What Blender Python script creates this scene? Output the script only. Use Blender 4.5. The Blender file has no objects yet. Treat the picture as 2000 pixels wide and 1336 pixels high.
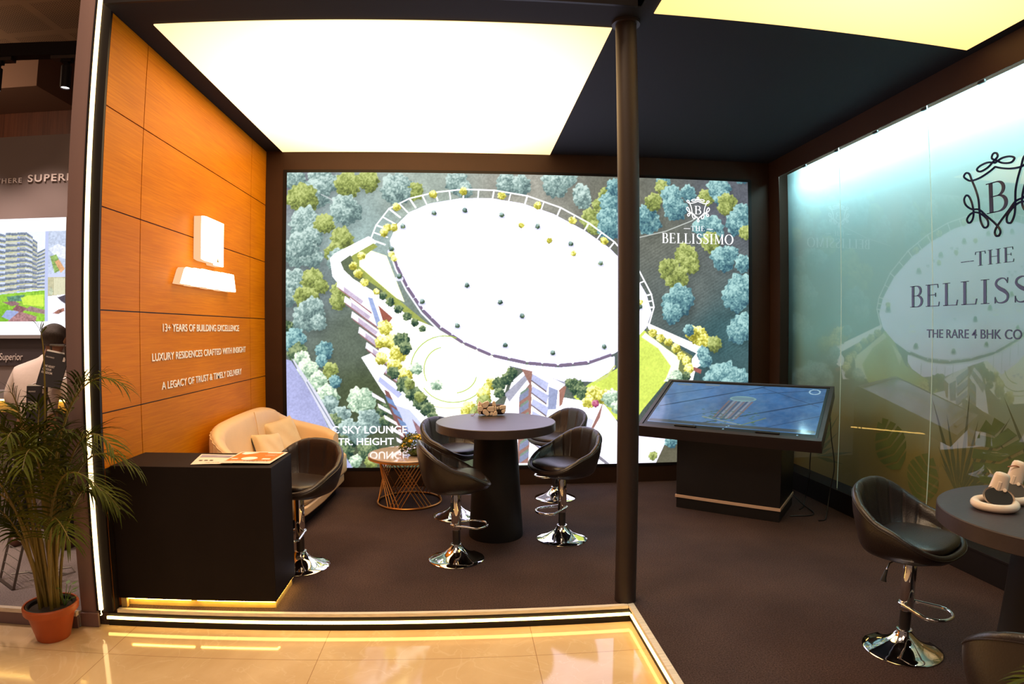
import bpy, bmesh, math, random
import numpy as np
from mathutils import Vector, Matrix
PI = math.pi
sc = bpy.context.scene
COL = sc.collection
random.seed(7)
rng = np.random.default_rng(11)

# ------------------------------------------------------------------ camera, view, world
cam_d = bpy.data.cameras.new('camera')
cam = bpy.data.objects.new('camera', cam_d)
COL.objects.link(cam)
sc.camera = cam
cam.location = (2.1465, -3.1165, 1.696)
YAW, PIT = 0.0783, -0.0198
_f = Vector((math.cos(PIT) * math.sin(YAW), math.cos(PIT) * math.cos(YAW), math.sin(PIT)))
_r = Vector((math.cos(YAW), -math.sin(YAW), 0))
_u = _r.cross(_f)
cam.rotation_euler = Matrix((_r, _u, -_f)).transposed().to_euler()
cam_d.sensor_fit = 'HORIZONTAL'
cam_d.sensor_width = 36.0
cam_d.lens = 22.6
cam_d.clip_start = 0.05
# the photograph's wide lens bends straight lines outward: a lens polynomial of the same shape
cam_d.type = 'PANO'
cam_d.panorama_type = 'FISHEYE_LENS_POLYNOMIAL'
cam_d.fisheye_fov = PI
cam_d.fisheye_polynomial_k0 = 0.0
cam_d.fisheye_polynomial_k1 = -0.04790676
cam_d.fisheye_polynomial_k2 = 7.355109e-05
cam_d.fisheye_polynomial_k3 = 2.004671e-05
cam_d.fisheye_polynomial_k4 = -3.636426e-07

sc.view_settings.view_transform = 'Standard'
sc.view_settings.look = 'None'
sc.view_settings.gamma = 1.0
sc.view_settings.use_curve_mapping = False
sc.view_settings.exposure = 0.0
try:
    sc.cycles.max_bounces = 7
    sc.cycles.diffuse_bounces = 3
    sc.cycles.glossy_bounces = 4
    sc.cycles.transparent_max_bounces = 12
    sc.cycles.sample_clamp_indirect = 4.0
    sc.cycles.use_denoising = True
    sc.cycles.caustics_reflective = False
    sc.cycles.caustics_refractive = False
except Exception:
    pass

world = bpy.data.worlds.new('hall_air')
sc.world = world
world.use_nodes = True
_bg = world.node_tree.nodes['Background']
_bg.inputs[0].default_value = (1.0, 0.70, 0.55, 1)
_bg.inputs[1].default_value = 0.15


def add_light(name, kind, loc, energy, color, size=0.2, rot=(0, 0, 0), spot=None):
    d = bpy.data.lights.new(name, kind)
    d.energy = energy
    d.color = color
    if kind == 'AREA':
        d.size = size
    else:
        d.shadow_soft_size = size
    if spot:
        d.spot_size = spot
        d.spot_blend = 0.6
    o = bpy.data.objects.new(name, d)
    o.location = loc
    o.rotation_euler = rot
    COL.objects.link(o)
    return o


# unseen fill lights added over aisle and hall, and the neighbour stand's spots
add_light('hall_fill_light', 'AREA', (1.2, -4.4, 5.8), 70, (1.0, 0.72, 0.48), 3.0, (math.radians(38), 0, 0))
add_light('hall_fill_light', 'AREA', (0.3, -1.4, 6.2), 225, (1.0, 0.72, 0.46), 1.6)
add_light('hall_fill_light', 'POINT', (-3.6, 2.0, 4.2), 42, (1.0, 0.70, 0.48), 0.25)
add_light('track_spot_beam', 'SPOT', (-1.39, 1.15, 3.7), 130, (1.0, 0.75, 0.62), 0.04, (math.radians(4), 0, 0), 1.5)
add_light('track_spot_beam', 'SPOT', (-2.2, 1.0, 3.7), 120, (1.0, 0.75, 0.62), 0.04, (math.radians(8), 0, 0), 1.6)


# ------------------------------------------------------------------ materials
def nmat(name):
    m = bpy.data.materials.new(name)
    m.use_nodes = True
    nt = m.node_tree
    nt.nodes.clear()
    out = nt.nodes.new('ShaderNodeOutputMaterial')
    return m, nt, out


def N(nt, typ, **kw):
    n = nt.nodes.new(typ)
    for k, v in kw.items():
        if k in n.inputs:
            n.inputs[k].default_value = v
        else:
            setattr(n, k, v)
    return n


def pbr(name, col, rough=0.5, metal=0.0, bump=0.0, bscale=80.0, var=0.0, vscale=6.0, coat=0.0, spec=0.5, stretch=(1, 1, 1), col2=None, sheen=0.0):
    m, nt, out = nmat(name)
    b = N(nt, 'ShaderNodeBsdfPrincipled')
    b.inputs['Base Color'].default_value = (*col, 1)
    b.inputs['Roughness'].default_value = rough
    b.inputs['Metallic'].default_value = metal
    b.inputs['Coat Weight'].default_value = coat
    b.inputs['Specular IOR Level'].default_value = spec
    b.inputs['Sheen Weight'].default_value = sheen
    nt.links.new(b.outputs[0], out.inputs[0])
    tc = N(nt, 'ShaderNodeTexCoord')
    mp = N(nt, 'ShaderNodeMapping')
    mp.inputs['Scale'].default_value = stretch
    nt.links.new(tc.outputs['Object'], mp.inputs[0])
    if var > 0 or col2 is not None:
        nz = N(nt, 'ShaderNodeTexNoise', Scale=vscale, Detail=5.0, Roughness=0.6)
        nt.links.new(mp.outputs[0], nz.inputs['Vector'])
        rp = N(nt, 'ShaderNodeValToRGB')
        rp.color_ramp.elements[0].position = 0.3
        rp.color_ramp.elements[1].position = 0.7
        c2 = col2 if col2 is not None else tuple(c * (1 - var) for c in col)
        rp.color_ramp.elements[0].color = (*c2, 1)
        rp.color_ramp.elements[1].color = (*col, 1)
        nt.links.new(nz.outputs[0], rp.inputs[0])
        nt.links.new(rp.outputs[0], b.inputs['Base Color'])
    if bump > 0:
        nb = N(nt, 'ShaderNodeTexNoise', Scale=bscale, Detail=3.0)
        nt.links.new(mp.outputs[0], nb.inputs['Vector'])
        bp = N(nt, 'ShaderNodeBump', Strength=bump, Distance=0.01)
        nt.links.new(nb.outputs[0], bp.inputs['Height'])
        nt.links.new(bp.outputs[0], b.inputs['Normal'])
    return m


def emis(name, col, strength=1.0, sampling=True):
    m, nt, out = nmat(name)
    e = N(nt, 'ShaderNodeEmission')
    e.inputs[0].default_value = (*col, 1)
    e.inputs[1].default_value = strength
    nt.links.new(e.outputs[0], out.inputs[0])
    if not sampling:
        m.cycles.emission_sampling = 'NONE'
    return m


def emis_attr(name, strength=1.0, gloss=0.0):
    """the glowing picture on a screen: colours from the mesh's own colour attribute"""
    m, nt, out = nmat(name)
    a = N(nt, 'ShaderNodeAttribute')
    a.attribute_name = 'picture'
    e = N(nt, 'ShaderNodeEmission')
    e.inputs[1].default_value = strength
    nt.links.new(a.outputs['Color'], e.inputs[0])
    if gloss > 0:
        g = N(nt, 'ShaderNodeBsdfPrincipled')
        g.inputs['Base Color'].default_value = (0.01, 0.01, 0.012, 1)
        g.inputs['Roughness'].default_value = 0.12
        ad = N(nt, 'ShaderNodeAddShader')
        nt.links.new(e.outputs[0], ad.inputs[0])
        nt.links.new(g.outputs[0], ad.inputs[1])
        nt.links.new(ad.outputs[0], out.inputs[0])
    else:
        nt.links.new(e.outputs[0], out.inputs[0])
    m.cycles.emission_sampling = 'NONE'
    return m


M = {}
M['black'] = pbr('black_laminate', (0.012, 0.009, 0.010), 0.5, spec=0.2, var=0.25, vscale=3)
M['black_paint'] = pbr('black_painted_board', (0.046, 0.021, 0.012), 0.55, spec=0.25, var=0.2, vscale=2)
M['ceiling_black'] = pbr('black_ceiling_fabric', (0.012, 0.011, 0.016), 0.8, spec=0.25)
M['post'] = pbr('black_painted_post', (0.030, 0.018, 0.016), 0.5, spec=0.35, var=0.15, vscale=4)
M['counter'] = pbr('matt_black_laminate', (0.011, 0.007, 0.007), 0.6, spec=0.15, var=0.2, vscale=5)
M['table_black'] = pbr('matt_charcoal_laminate', (0.050, 0.034, 0.036), 0.40, spec=0.35, var=0.25, vscale=9, bump=0.04, bscale=60)
M['cone'] = pbr('matt_black_paint', (0.014, 0.011, 0.011), 0.6, spec=0.25, var=0.2, vscale=5)
M['leather'] = pbr('dark_brown_leather', (0.022, 0.014, 0.013), 0.34, bump=0.12, bscale=140, var=0.2, vscale=4)
M['chrome'] = pbr('polished_chrome', (0.82, 0.80, 0.80), 0.05, metal=1.0)
M['dark_steel'] = pbr('dark_steel', (0.10, 0.09, 0.09), 0.3, metal=0.8)
M['plastic_black'] = pbr('black_plastic', (0.012, 0.012, 0.012), 0.4)
M['sofa'] = pbr('cream_leather', (0.83, 0.57, 0.32), 0.42, bump=0.05, bscale=120, var=0.1, vscale=3)
M['pillow'] = pbr('cream_satin', (0.80, 0.60, 0.36), 0.5, bump=0.15, bscale=14, var=0.12, vscale=5)
M['gold'] = pbr('brushed_copper_gold', (0.62, 0.27, 0.07), 0.32, metal=0.9)
M['side_top'] = pbr('glossy_pale_stone', (0.82, 0.62, 0.52), 0.06, coat=1.0, var=0.2, vscale=3)
M['white_wood'] = pbr('bare_white_wood', (0.85, 0.74, 0.62), 0.6, var=0.3, vscale=14, stretch=(1, 8, 8))
M['plywood'] = pbr('yellow_plywood', (0.65, 0.45, 0.16), 0.6, var=0.3, vscale=9)
M['paper'] = pbr('newsprint', (0.80, 0.66, 0.55), 0.7, var=0.06)
M['paper_edge'] = pbr('brochure_paper', (0.85, 0.80, 0.76), 0.6)
M['orange_ink'] = pbr('orange_ink', (0.72, 0.17, 0.003), 0.6, var=0.08, vscale=12)
M['purple_ink'] = pbr('violet_grey_ink', (0.38, 0.33, 0.44), 0.6, var=0.35, vscale=16)
M['dark_ink'] = pbr('brown_black_ink', (0.08, 0.05, 0.04), 0.6)
M['vr_white'] = pbr('white_moulded_plastic', (0.80, 0.64, 0.52), 0.35)
M['vr_dark'] = pbr('dark_foam', (0.03, 0.02, 0.02), 0.7)
M['strap'] = pbr('copper_coloured_strap', (0.35, 0.12, 0.05), 0.5)
M['terracotta'] = pbr('terracotta_plastic', (0.46, 0.085, 0.015), 0.45, var=0.18, vscale=7)
M['soil'] = pbr('potting_soil', (0.03, 0.018, 0.012), 0.95, bump=0.5, bscale=60)
M['frond'] = pbr('palm_green', (0.080, 0.084, 0.003), 0.6, spec=0.12, col2=(0.022, 0.034, 0.002), vscale=6)
M['cane'] = pbr('palm_cane_yellow_green', (0.22, 0.15, 0.02), 0.45, col2=(0.10, 0.07, 0.012), vscale=10, stretch=(1, 1, 0.4))
M['sprout'] = pbr('small_leaf_green', (0.10, 0.20, 0.03), 0.45)
M['mauve'] = pbr('mauve_grey_paint', (0.19, 0.115, 0.115), 0.6, var=0.06, vscale=1.5)
M['grey_wall'] = pbr('warm_grey_paint', (0.21, 0.165, 0.16), 0.7, var=0.06, vscale=1.2)
M['dark_panel'] = pbr('dark_grey_panel', (0.06, 0.047, 0.053), 0.6)
M['pale_text'] = pbr('pale_raised_lettering', (0.75, 0.66, 0.64), 0.6)
M['white_letter'] = pbr('white_acrylic_letters', (0.98, 0.97, 0.95), 0.35)
M['navy'] = pbr('navy_black_vinyl', (0.003, 0.006, 0.060), 0.25)
M['aluminium'] = pbr('brushed_aluminium', (0.55, 0.52, 0.50), 0.35, metal=0.9)
M['shirt'] = pbr('white_cotton', (0.78, 0.66, 0.62), 0.8, bump=0.5, bscale=9, var=0.08, vscale=5)
M['trousers'] = pbr('black_trouser_cloth', (0.012, 0.011, 0.014), 0.8)
M['skin'] = pbr('brown_skin', (0.28, 0.13, 0.075), 0.5)
M['hair'] = pbr('black_hair', (0.02, 0.013, 0.011), 0.45, bump=0.5, bscale=90, stretch=(4, 4, 0.6), col2=(0.05, 0.03, 0.022), vscale=30)
M['shoe'] = pbr('brown_shoe_leather', (0.10, 0.035, 0.022), 0.4)
M['brochure'] = pbr('charcoal_printed_card', (0.035, 0.030, 0.034), 0.4)
M['frame_grey'] = pbr('grey_metal_rail', (0.16, 0.13, 0.12), 0.35, metal=0.6)
M['duct'] = pbr('beige_duct_board', (0.30, 0.17, 0.11), 0.7)
M['flower'] = pbr('yellow_rose_petals', (0.92, 0.76, 0.16), 0.6, col2=(0.88, 0.62, 0.07), vscale=30)
M['leaf'] = pbr('bouquet_leaf_green', (0.08, 0.12, 0.012), 0.5, col2=(0.03, 0.05, 0.01), vscale=25)
M['kiosk_black'] = pbr('kiosk_black_laminate', (0.014, 0.012, 0.013), 0.35, var=0.2, vscale=3)
M['kiosk_frame'] = pbr('kiosk_brown_black_frame', (0.035, 0.024, 0.024), 0.4)
M['pink_trim'] = pbr('pale_wood_edge', (0.62, 0.42, 0.32), 0.5)
M['ledge'] = pbr('grey_ledge', (0.30, 0.28, 0.30), 0.5)
M['led_counter'] = emis('warm_led_bright', (1.0, 0.60, 0.13), 30.0)
M['led'] = emis('warm_led', (1.0, 0.62, 0.16), 9.0)
M['led_soft'] = emis('warm_led_tube', (1.0, 0.68, 0.30), 5.0)
M['led_cool'] = emis('cool_led', (0.60, 0.95, 1.0), 165.0)
M['sign_face'] = emis('lit_acrylic', (1.0, 0.80, 0.50), 9.0)
M['sign_side'] = emis('lit_acrylic_return', (1.0, 0.56, 0.29), 1.05)
M['sign_mark'] = pbr('olive_gold_mark', (0.30, 0.22, 0.04), 0.5)
M['spot_glow'] = emis('spot_lens', (1.0, 0.92, 0.9), 6.0)
M['screen_white'] = emis('white_screen_pixels', (1.0, 1.0, 1.05), 1.35, False)
M['screen_logo'] = emis('white_screen_logo', (1.0, 1.0, 1.02), 1.3, False)
M['poster_white'] = emis('backlit_white_film', (1.0, 0.97, 1.0), 1.6)
M['screen_icon'] = emis('screen_icon', (0.35, 0.6, 0.75), 0.6, False)


def panel_light(name, col, s0, s1):
    """stretched light-ceiling film: lamps behind it leave it a little uneven"""
    m, nt, out = nmat(name)
    tc = N(nt, 'ShaderNodeTexCoord')
    gr = N(nt, 'ShaderNodeMapping')
    gr.inputs['Location'].default_value = (-0.5, -0.5, 0)
    nt.links.new(tc.outputs['Generated'], gr.inputs[0])
    ln = N(nt, 'ShaderNodeVectorMath', operation='LENGTH')
    nt.links.new(gr.outputs[0], ln.inputs[0])
    mr = N(nt, 'ShaderNodeMapRange')
    mr.inputs[1].default_value = 0.15
    mr.inputs[2].default_value = 0.68
    mr.inputs[3].default_value = s0
    mr.inputs[4].default_value = s1
    nt.links.new(ln.outputs['Value'], mr.inputs[0])
    e = N(nt, 'ShaderNodeEmission')
    e.inputs[0].default_value = (*col, 1)
    nt.links.new(mr.outputs[0], e.inputs[1])
    nt.links.new(e.outputs[0], out.inputs[0])
    return m


M['panel_a'] = panel_light('lit_ceiling_film', (1.0, 0.65, 0.30), 7.2, 1.9)
M['panel_b'] = panel_light('lit_ceiling_film_dim', (1.0, 0.63, 0.215), 2.9, 1.65)


def wood_mat():
    m, nt, out = nmat('orange_veneer')
    tc = N(nt, 'ShaderNodeTexCoord')
    mp = N(nt, 'ShaderNodeMapping')
    mp.inputs['Scale'].default_value = (1, 0.9, 26)
    mp.inputs['Rotation'].default_value = (math.radians(4), 0, 0)
    nt.links.new(tc.outputs['Object'], mp.inputs[0])
    n1 = N(nt, 'ShaderNodeTexNoise', Scale=3.0, Detail=8.0, Roughness=0.65, Distortion=0.4)
    nt.links.new(mp.outputs[0], n1.inputs['Vector'])
    n2 = N(nt, 'ShaderNodeTexNoise', Scale=1.4, Detail=3.0)
    mp2 = N(nt, 'ShaderNodeMapping')
    mp2.inputs['Scale'].default_value = (1, 0.7, 1.6)
    nt.links.new(tc.outputs['Object'], mp2.inputs[0])
    nt.links.new(mp2.outputs[0], n2.inputs['Vector'])
    r = N(nt, 'ShaderNodeValToRGB')
    r.color_ramp.elements[0].position = 0.25
    r.color_ramp.elements[0].color = (0.52, 0.145, 0.001, 1)
    r.color_ramp.elements[1].position = 0.75
    r.color_ramp.elements[1].color = (0.74, 0.262, 0.002, 1)
    nt.links.new(n1.outputs[0], r.inputs[0])
    mx = N(nt, 'ShaderNodeMix', data_type='RGBA', blend_type='MULTIPLY')
    mx.inputs[0].default_value = 0.5
    r2 = N(nt, 'ShaderNodeValToRGB')
    r2.color_ramp.elements[0].position = 0.35
    r2.color_ramp.elements[0].color = (0.70, 0.62, 0.55, 1)
    r2.color_ramp.elements[1].position = 0.65
    r2.color_ramp.elements[1].color = (1, 1, 1, 1)
    nt.links.new(n2.outputs[0], r2.inputs[0])
    nt.links.new(r.outputs[0], mx.inputs[6])
    nt.links.new(r2.outputs[0], mx.inputs[7])
    b = N(nt, 'ShaderNodeBsdfPrincipled', Roughness=0.45)
    b.inputs['Specular IOR Level'].default_value = 0.10
    nt.links.new(mx.outputs[2], b.inputs['Base Color'])
    nt.links.new(b.outputs[0], out.inputs[0])
    return m


M['wood'] = wood_mat()


def carpet_mat(name, c1, c2):
    m, nt, out = nmat(name)
    tc = N(nt, 'ShaderNodeTexCoord')
    n1 = N(nt, 'ShaderNodeTexNoise', Scale=120.0, Detail=6.0, Roughness=0.85)
    n2 = N(nt, 'ShaderNodeTexNoise', Scale=1.6, Detail=4.0)
    n3 = N(nt, 'ShaderNodeTexNoise', Scale=420.0, Detail=2.0)
    for n in (n1, n2, n3):
        nt.links.new(tc.outputs['Object'], n.inputs['Vector'])
    r = N(nt, 'ShaderNodeValToRGB')
    r.color_ramp.elements[0].position = 0.36
    r.color_ramp.elements[0].color = (*c1, 1)
    r.color_ramp.elements[1].position = 0.66
    r.color_ramp.elements[1].color = (*c2, 1)
    nt.links.new(n1.outputs[0], r.inputs[0])
    r2 = N(nt, 'ShaderNodeValToRGB')
    r2.color_ramp.elements[0].position = 0.3
    r2.color_ramp.elements[0].color = (0.72, 0.72, 0.74, 1)
    r2.color_ramp.elements[1].position = 0.7
    r2.color_ramp.elements[1].color = (1.1, 1.08, 1.05, 1)
    nt.links.new(n2.outputs[0], r2.inputs[0])
    mx = N(nt, 'ShaderNodeMix', data_type='RGBA', blend_type='MULTIPLY')
    mx.inputs[0].default_value = 1.0
    nt.links.new(r.outputs[0], mx.inputs[6])
    nt.links.new(r2.outputs[0], mx.inputs[7])
    b = N(nt, 'ShaderNodeBsdfPrincipled', Roughness=0.95)
    b.inputs['Specular IOR Level'].default_value = 0.1
    bp = N(nt, 'ShaderNodeBump', Strength=0.35, Distance=0.004)
    nt.links.new(n3.outputs[0], bp.inputs['Height'])
    nt.links.new(bp.outputs[0], b.inputs['Normal'])
    nt.links.new(mx.outputs[2], b.inputs['Base Color'])
    nt.links.new(b.outputs[0], out.inputs[0])
    return m


M['carpet'] = carpet_mat('charcoal_needle_carpet', (0.014, 0.009, 0.009), (0.125, 0.078, 0.072))
M['grey_carpet'] = carpet_mat('light_grey_carpet', (0.16, 0.135, 0.14), (0.42, 0.36, 0.37))


def marble_mat():
    m, nt, out = nmat('polished_cream_marble')
    tc = N(nt, 'ShaderNodeTexCoord')
    n1 = N(nt, 'ShaderNodeTexNoise', Scale=1.3, Detail=6.0, Roughness=0.6, Distortion=1.2)
    nt.links.new(tc.outputs['Object'], n1.inputs['Vector'])
    r = N(nt, 'ShaderNodeValToRGB')
    r.color_ramp.elements[0].position = 0.3
    r.color_ramp.elements[0].color = (0.58, 0.39, 0.21, 1)
    r.color_ramp.elements[1].position = 0.7
    r.color_ramp.elements[1].color = (0.72, 0.53, 0.32, 1)
    nt.links.new(n1.outputs[0], r.inputs[0])
    # thin pale veins
    w = N(nt, 'ShaderNodeTexNoise', Scale=1.7, Detail=3.0, Distortion=2.2)
    nt.links.new(tc.outputs['Object'], w.inputs['Vector'])
    s = N(nt, 'ShaderNodeMath', operation='SUBTRACT')
    s.inputs[1].default_value = 0.5
    nt.links.new(w.outputs[0], s.inputs[0])
    ab = N(nt, 'ShaderNodeMath', operation='ABSOLUTE')
    nt.links.new(s.outputs[0], ab.inputs[0])
    v = N(nt, 'ShaderNodeMapRange')
    v.inputs[1].default_value = 0.0
    v.inputs[2].default_value = 0.012
    v.inputs[3].default_value = 0.22
    v.inputs[4].default_value = 0.0
    nt.links.new(ab.outputs[0], v.inputs[0])
    mx = N(nt, 'ShaderNodeMix', data_type='RGBA')
    nt.links.new(v.outputs[0], mx.inputs[0])
    nt.links.new(r.outputs[0], mx.inputs[6])
    mx.inputs[7].default_value = (0.85, 0.72, 0.5, 1)
    # tile joints
    sp = N(nt, 'ShaderNodeSeparateXYZ')
    nt.links.new(tc.outputs['Object'], sp.inputs[0])
    prev = mx.outputs[2]
    for ax, off, size in ((0, 2.528, 1.2), (1, 0.02, 0.6)):
        a = N(nt, 'ShaderNodeMath', operation='SUBTRACT')
        a.inputs[1].default_value = off
        nt.links.new(sp.outputs[ax], a.inputs[0])
        p = N(nt, 'ShaderNodeMath', operation='PINGPONG')
        p.inputs[1].default_value = size / 2
        nt.links.new(a.outputs[0], p.inputs[0])
        l = N(nt, 'ShaderNodeMath', operation='LESS_THAN')
        l.inputs[1].default_value = 0.0016
        nt.links.new(p.outputs[0], l.inputs[0])
        k = N(nt, 'ShaderNodeMix', data_type='RGBA')
        nt.links.new(l.outputs[0], k.inputs[0])
        nt.links.new(prev, k.inputs[6])
        k.inputs[7].default_value = (0.33, 0.19, 0.09, 1)
        prev = k.outputs[2]
    b = N(nt, 'ShaderNodeBsdfPrincipled', Roughness=0.07)
    b.inputs['Specular IOR Level'].default_value = 0.6
    nt.links.new(prev, b.inputs['Base Color'])
    nt.links.new(b.outputs[0], out.inputs[0])
    return m


M['marble'] = marble_mat()


def slat_wood():
    m, nt, out = nmat('dark_wood_boards')
    tc = N(nt, 'ShaderNodeTexCoord')
    mp = N(nt, 'ShaderNodeMapping')
    mp.inputs['Scale'].default_value = (14, 1, 0.5)
    nt.links.new(tc.outputs['Object'], mp.inputs[0])
    n = N(nt, 'ShaderNodeTexNoise', Scale=1.6, Detail=6.0, Roughness=0.7)
    nt.links.new(mp.outputs[0], n.inputs['Vector'])
    r = N(nt, 'ShaderNodeValToRGB')
    r.color_ramp.elements[0].position = 0.3
    r.color_ramp.elements[0].color = (0.07, 0.02, 0.008, 1)
    r.color_ramp.elements[1].position = 0.7
    r.color_ramp.elements[1].color = (0.21, 0.065, 0.025, 1)
    nt.links.new(n.outputs[0], r.inputs[0])
    b = N(nt, 'ShaderNodeBsdfPrincipled', Roughness=0.55)
    nt.links.new(r.outputs[0], b.inputs['Base Color'])
    nt.links.new(b.outputs[0], out.inputs[0])
    return m


M['slat'] = slat_wood()


def perforated():
    m, nt, out = nmat('perforated_ceiling_tile')
    tc = N(nt, 'ShaderNodeTexCoord')
    sp = N(nt, 'ShaderNodeSeparateXYZ')
    nt.links.new(tc.outputs['Object'], sp.inputs[0])

    def pp(ax, size):
        p = N(nt, 'ShaderNodeMath', operation='PINGPONG')
        p.inputs[1].default_value = size / 2
        nt.links.new(sp.outputs[ax], p.inputs[0])
        return p.outputs[0]

    def m2(op, a, b):
        x = N(nt, 'ShaderNodeMath', operation=op)
        for i, q in enumerate((a, b)):
            if isinstance(q, float):
                x.inputs[i].default_value = q
            else:
                nt.links.new(q, x.inputs[i])
        return x.outputs[0]
    hx, hy = pp(0, 0.026), pp(1, 0.026)
    d = m2('ADD', m2('MULTIPLY', hx, hx), m2('MULTIPLY', hy, hy))
    hole = m2('LESS_THAN', d, 0.000055)
    inside = m2('MULTIPLY', m2('GREATER_THAN', pp(0, 0.6), 0.045), m2('GREATER_THAN', pp(1, 0.6), 0.045))
    f = m2('MULTIPLY', hole, inside)
    k = N(nt, 'ShaderNodeMix', data_type='RGBA')
    nt.links.new(f, k.inputs[0])
    k.inputs[6].default_value = (0.36, 0.23, 0.14, 1)
    k.inputs[7].default_value = (0.10, 0.06, 0.04, 1)
    b = N(nt, 'ShaderNodeBsdfPrincipled', Roughness=0.8)
    nt.links.new(k.outputs[2], b.inputs['Base Color'])
    nt.links.new(b.outputs[0], out.inputs[0])
    return m


M['perforated'] = perforated()


def glass_mat():
    m, nt, out = nmat('clear_glass_sheet')
    t = N(nt, 'ShaderNodeBsdfTransparent')
    t.inputs[0].default_value = (0.93, 0.98, 0.97, 1)
    g = N(nt, 'ShaderNodeBsdfGlossy')
    g.inputs['Roughness'].default_value = 0.012
    fr = N(nt, 'ShaderNodeFresnel', IOR=1.62)
    ge = N(nt, 'ShaderNodeNewGeometry')
    fb = N(nt, 'ShaderNodeMath', operation='SUBTRACT')   # only the room side mirrors; the rear face is passed through
    fb.inputs[0].default_value = 1.0
    nt.links.new(ge.outputs['Backfacing'], fb.inputs[1])
    mu = N(nt, 'ShaderNodeMath', operation='MULTIPLY')
    nt.links.new(fr.outputs[0], mu.inputs[0])
    nt.links.new(fb.outputs[0], mu.inputs[1])
    mx = N(nt, 'ShaderNodeMixShader')
    nt.links.new(mu.outputs[0], mx.inputs[0])
    nt.links.new(t.outputs[0], mx.inputs[1])
    nt.links.new(g.outputs[0], mx.inputs[2])
    nt.links.new(mx.outputs[0], out.inputs[0])
    return m


M['glass'] = glass_mat()
M['glass_edge'] = pbr('polished_glass_edge', (0.72, 0.86, 0.80), 0.2)


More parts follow.
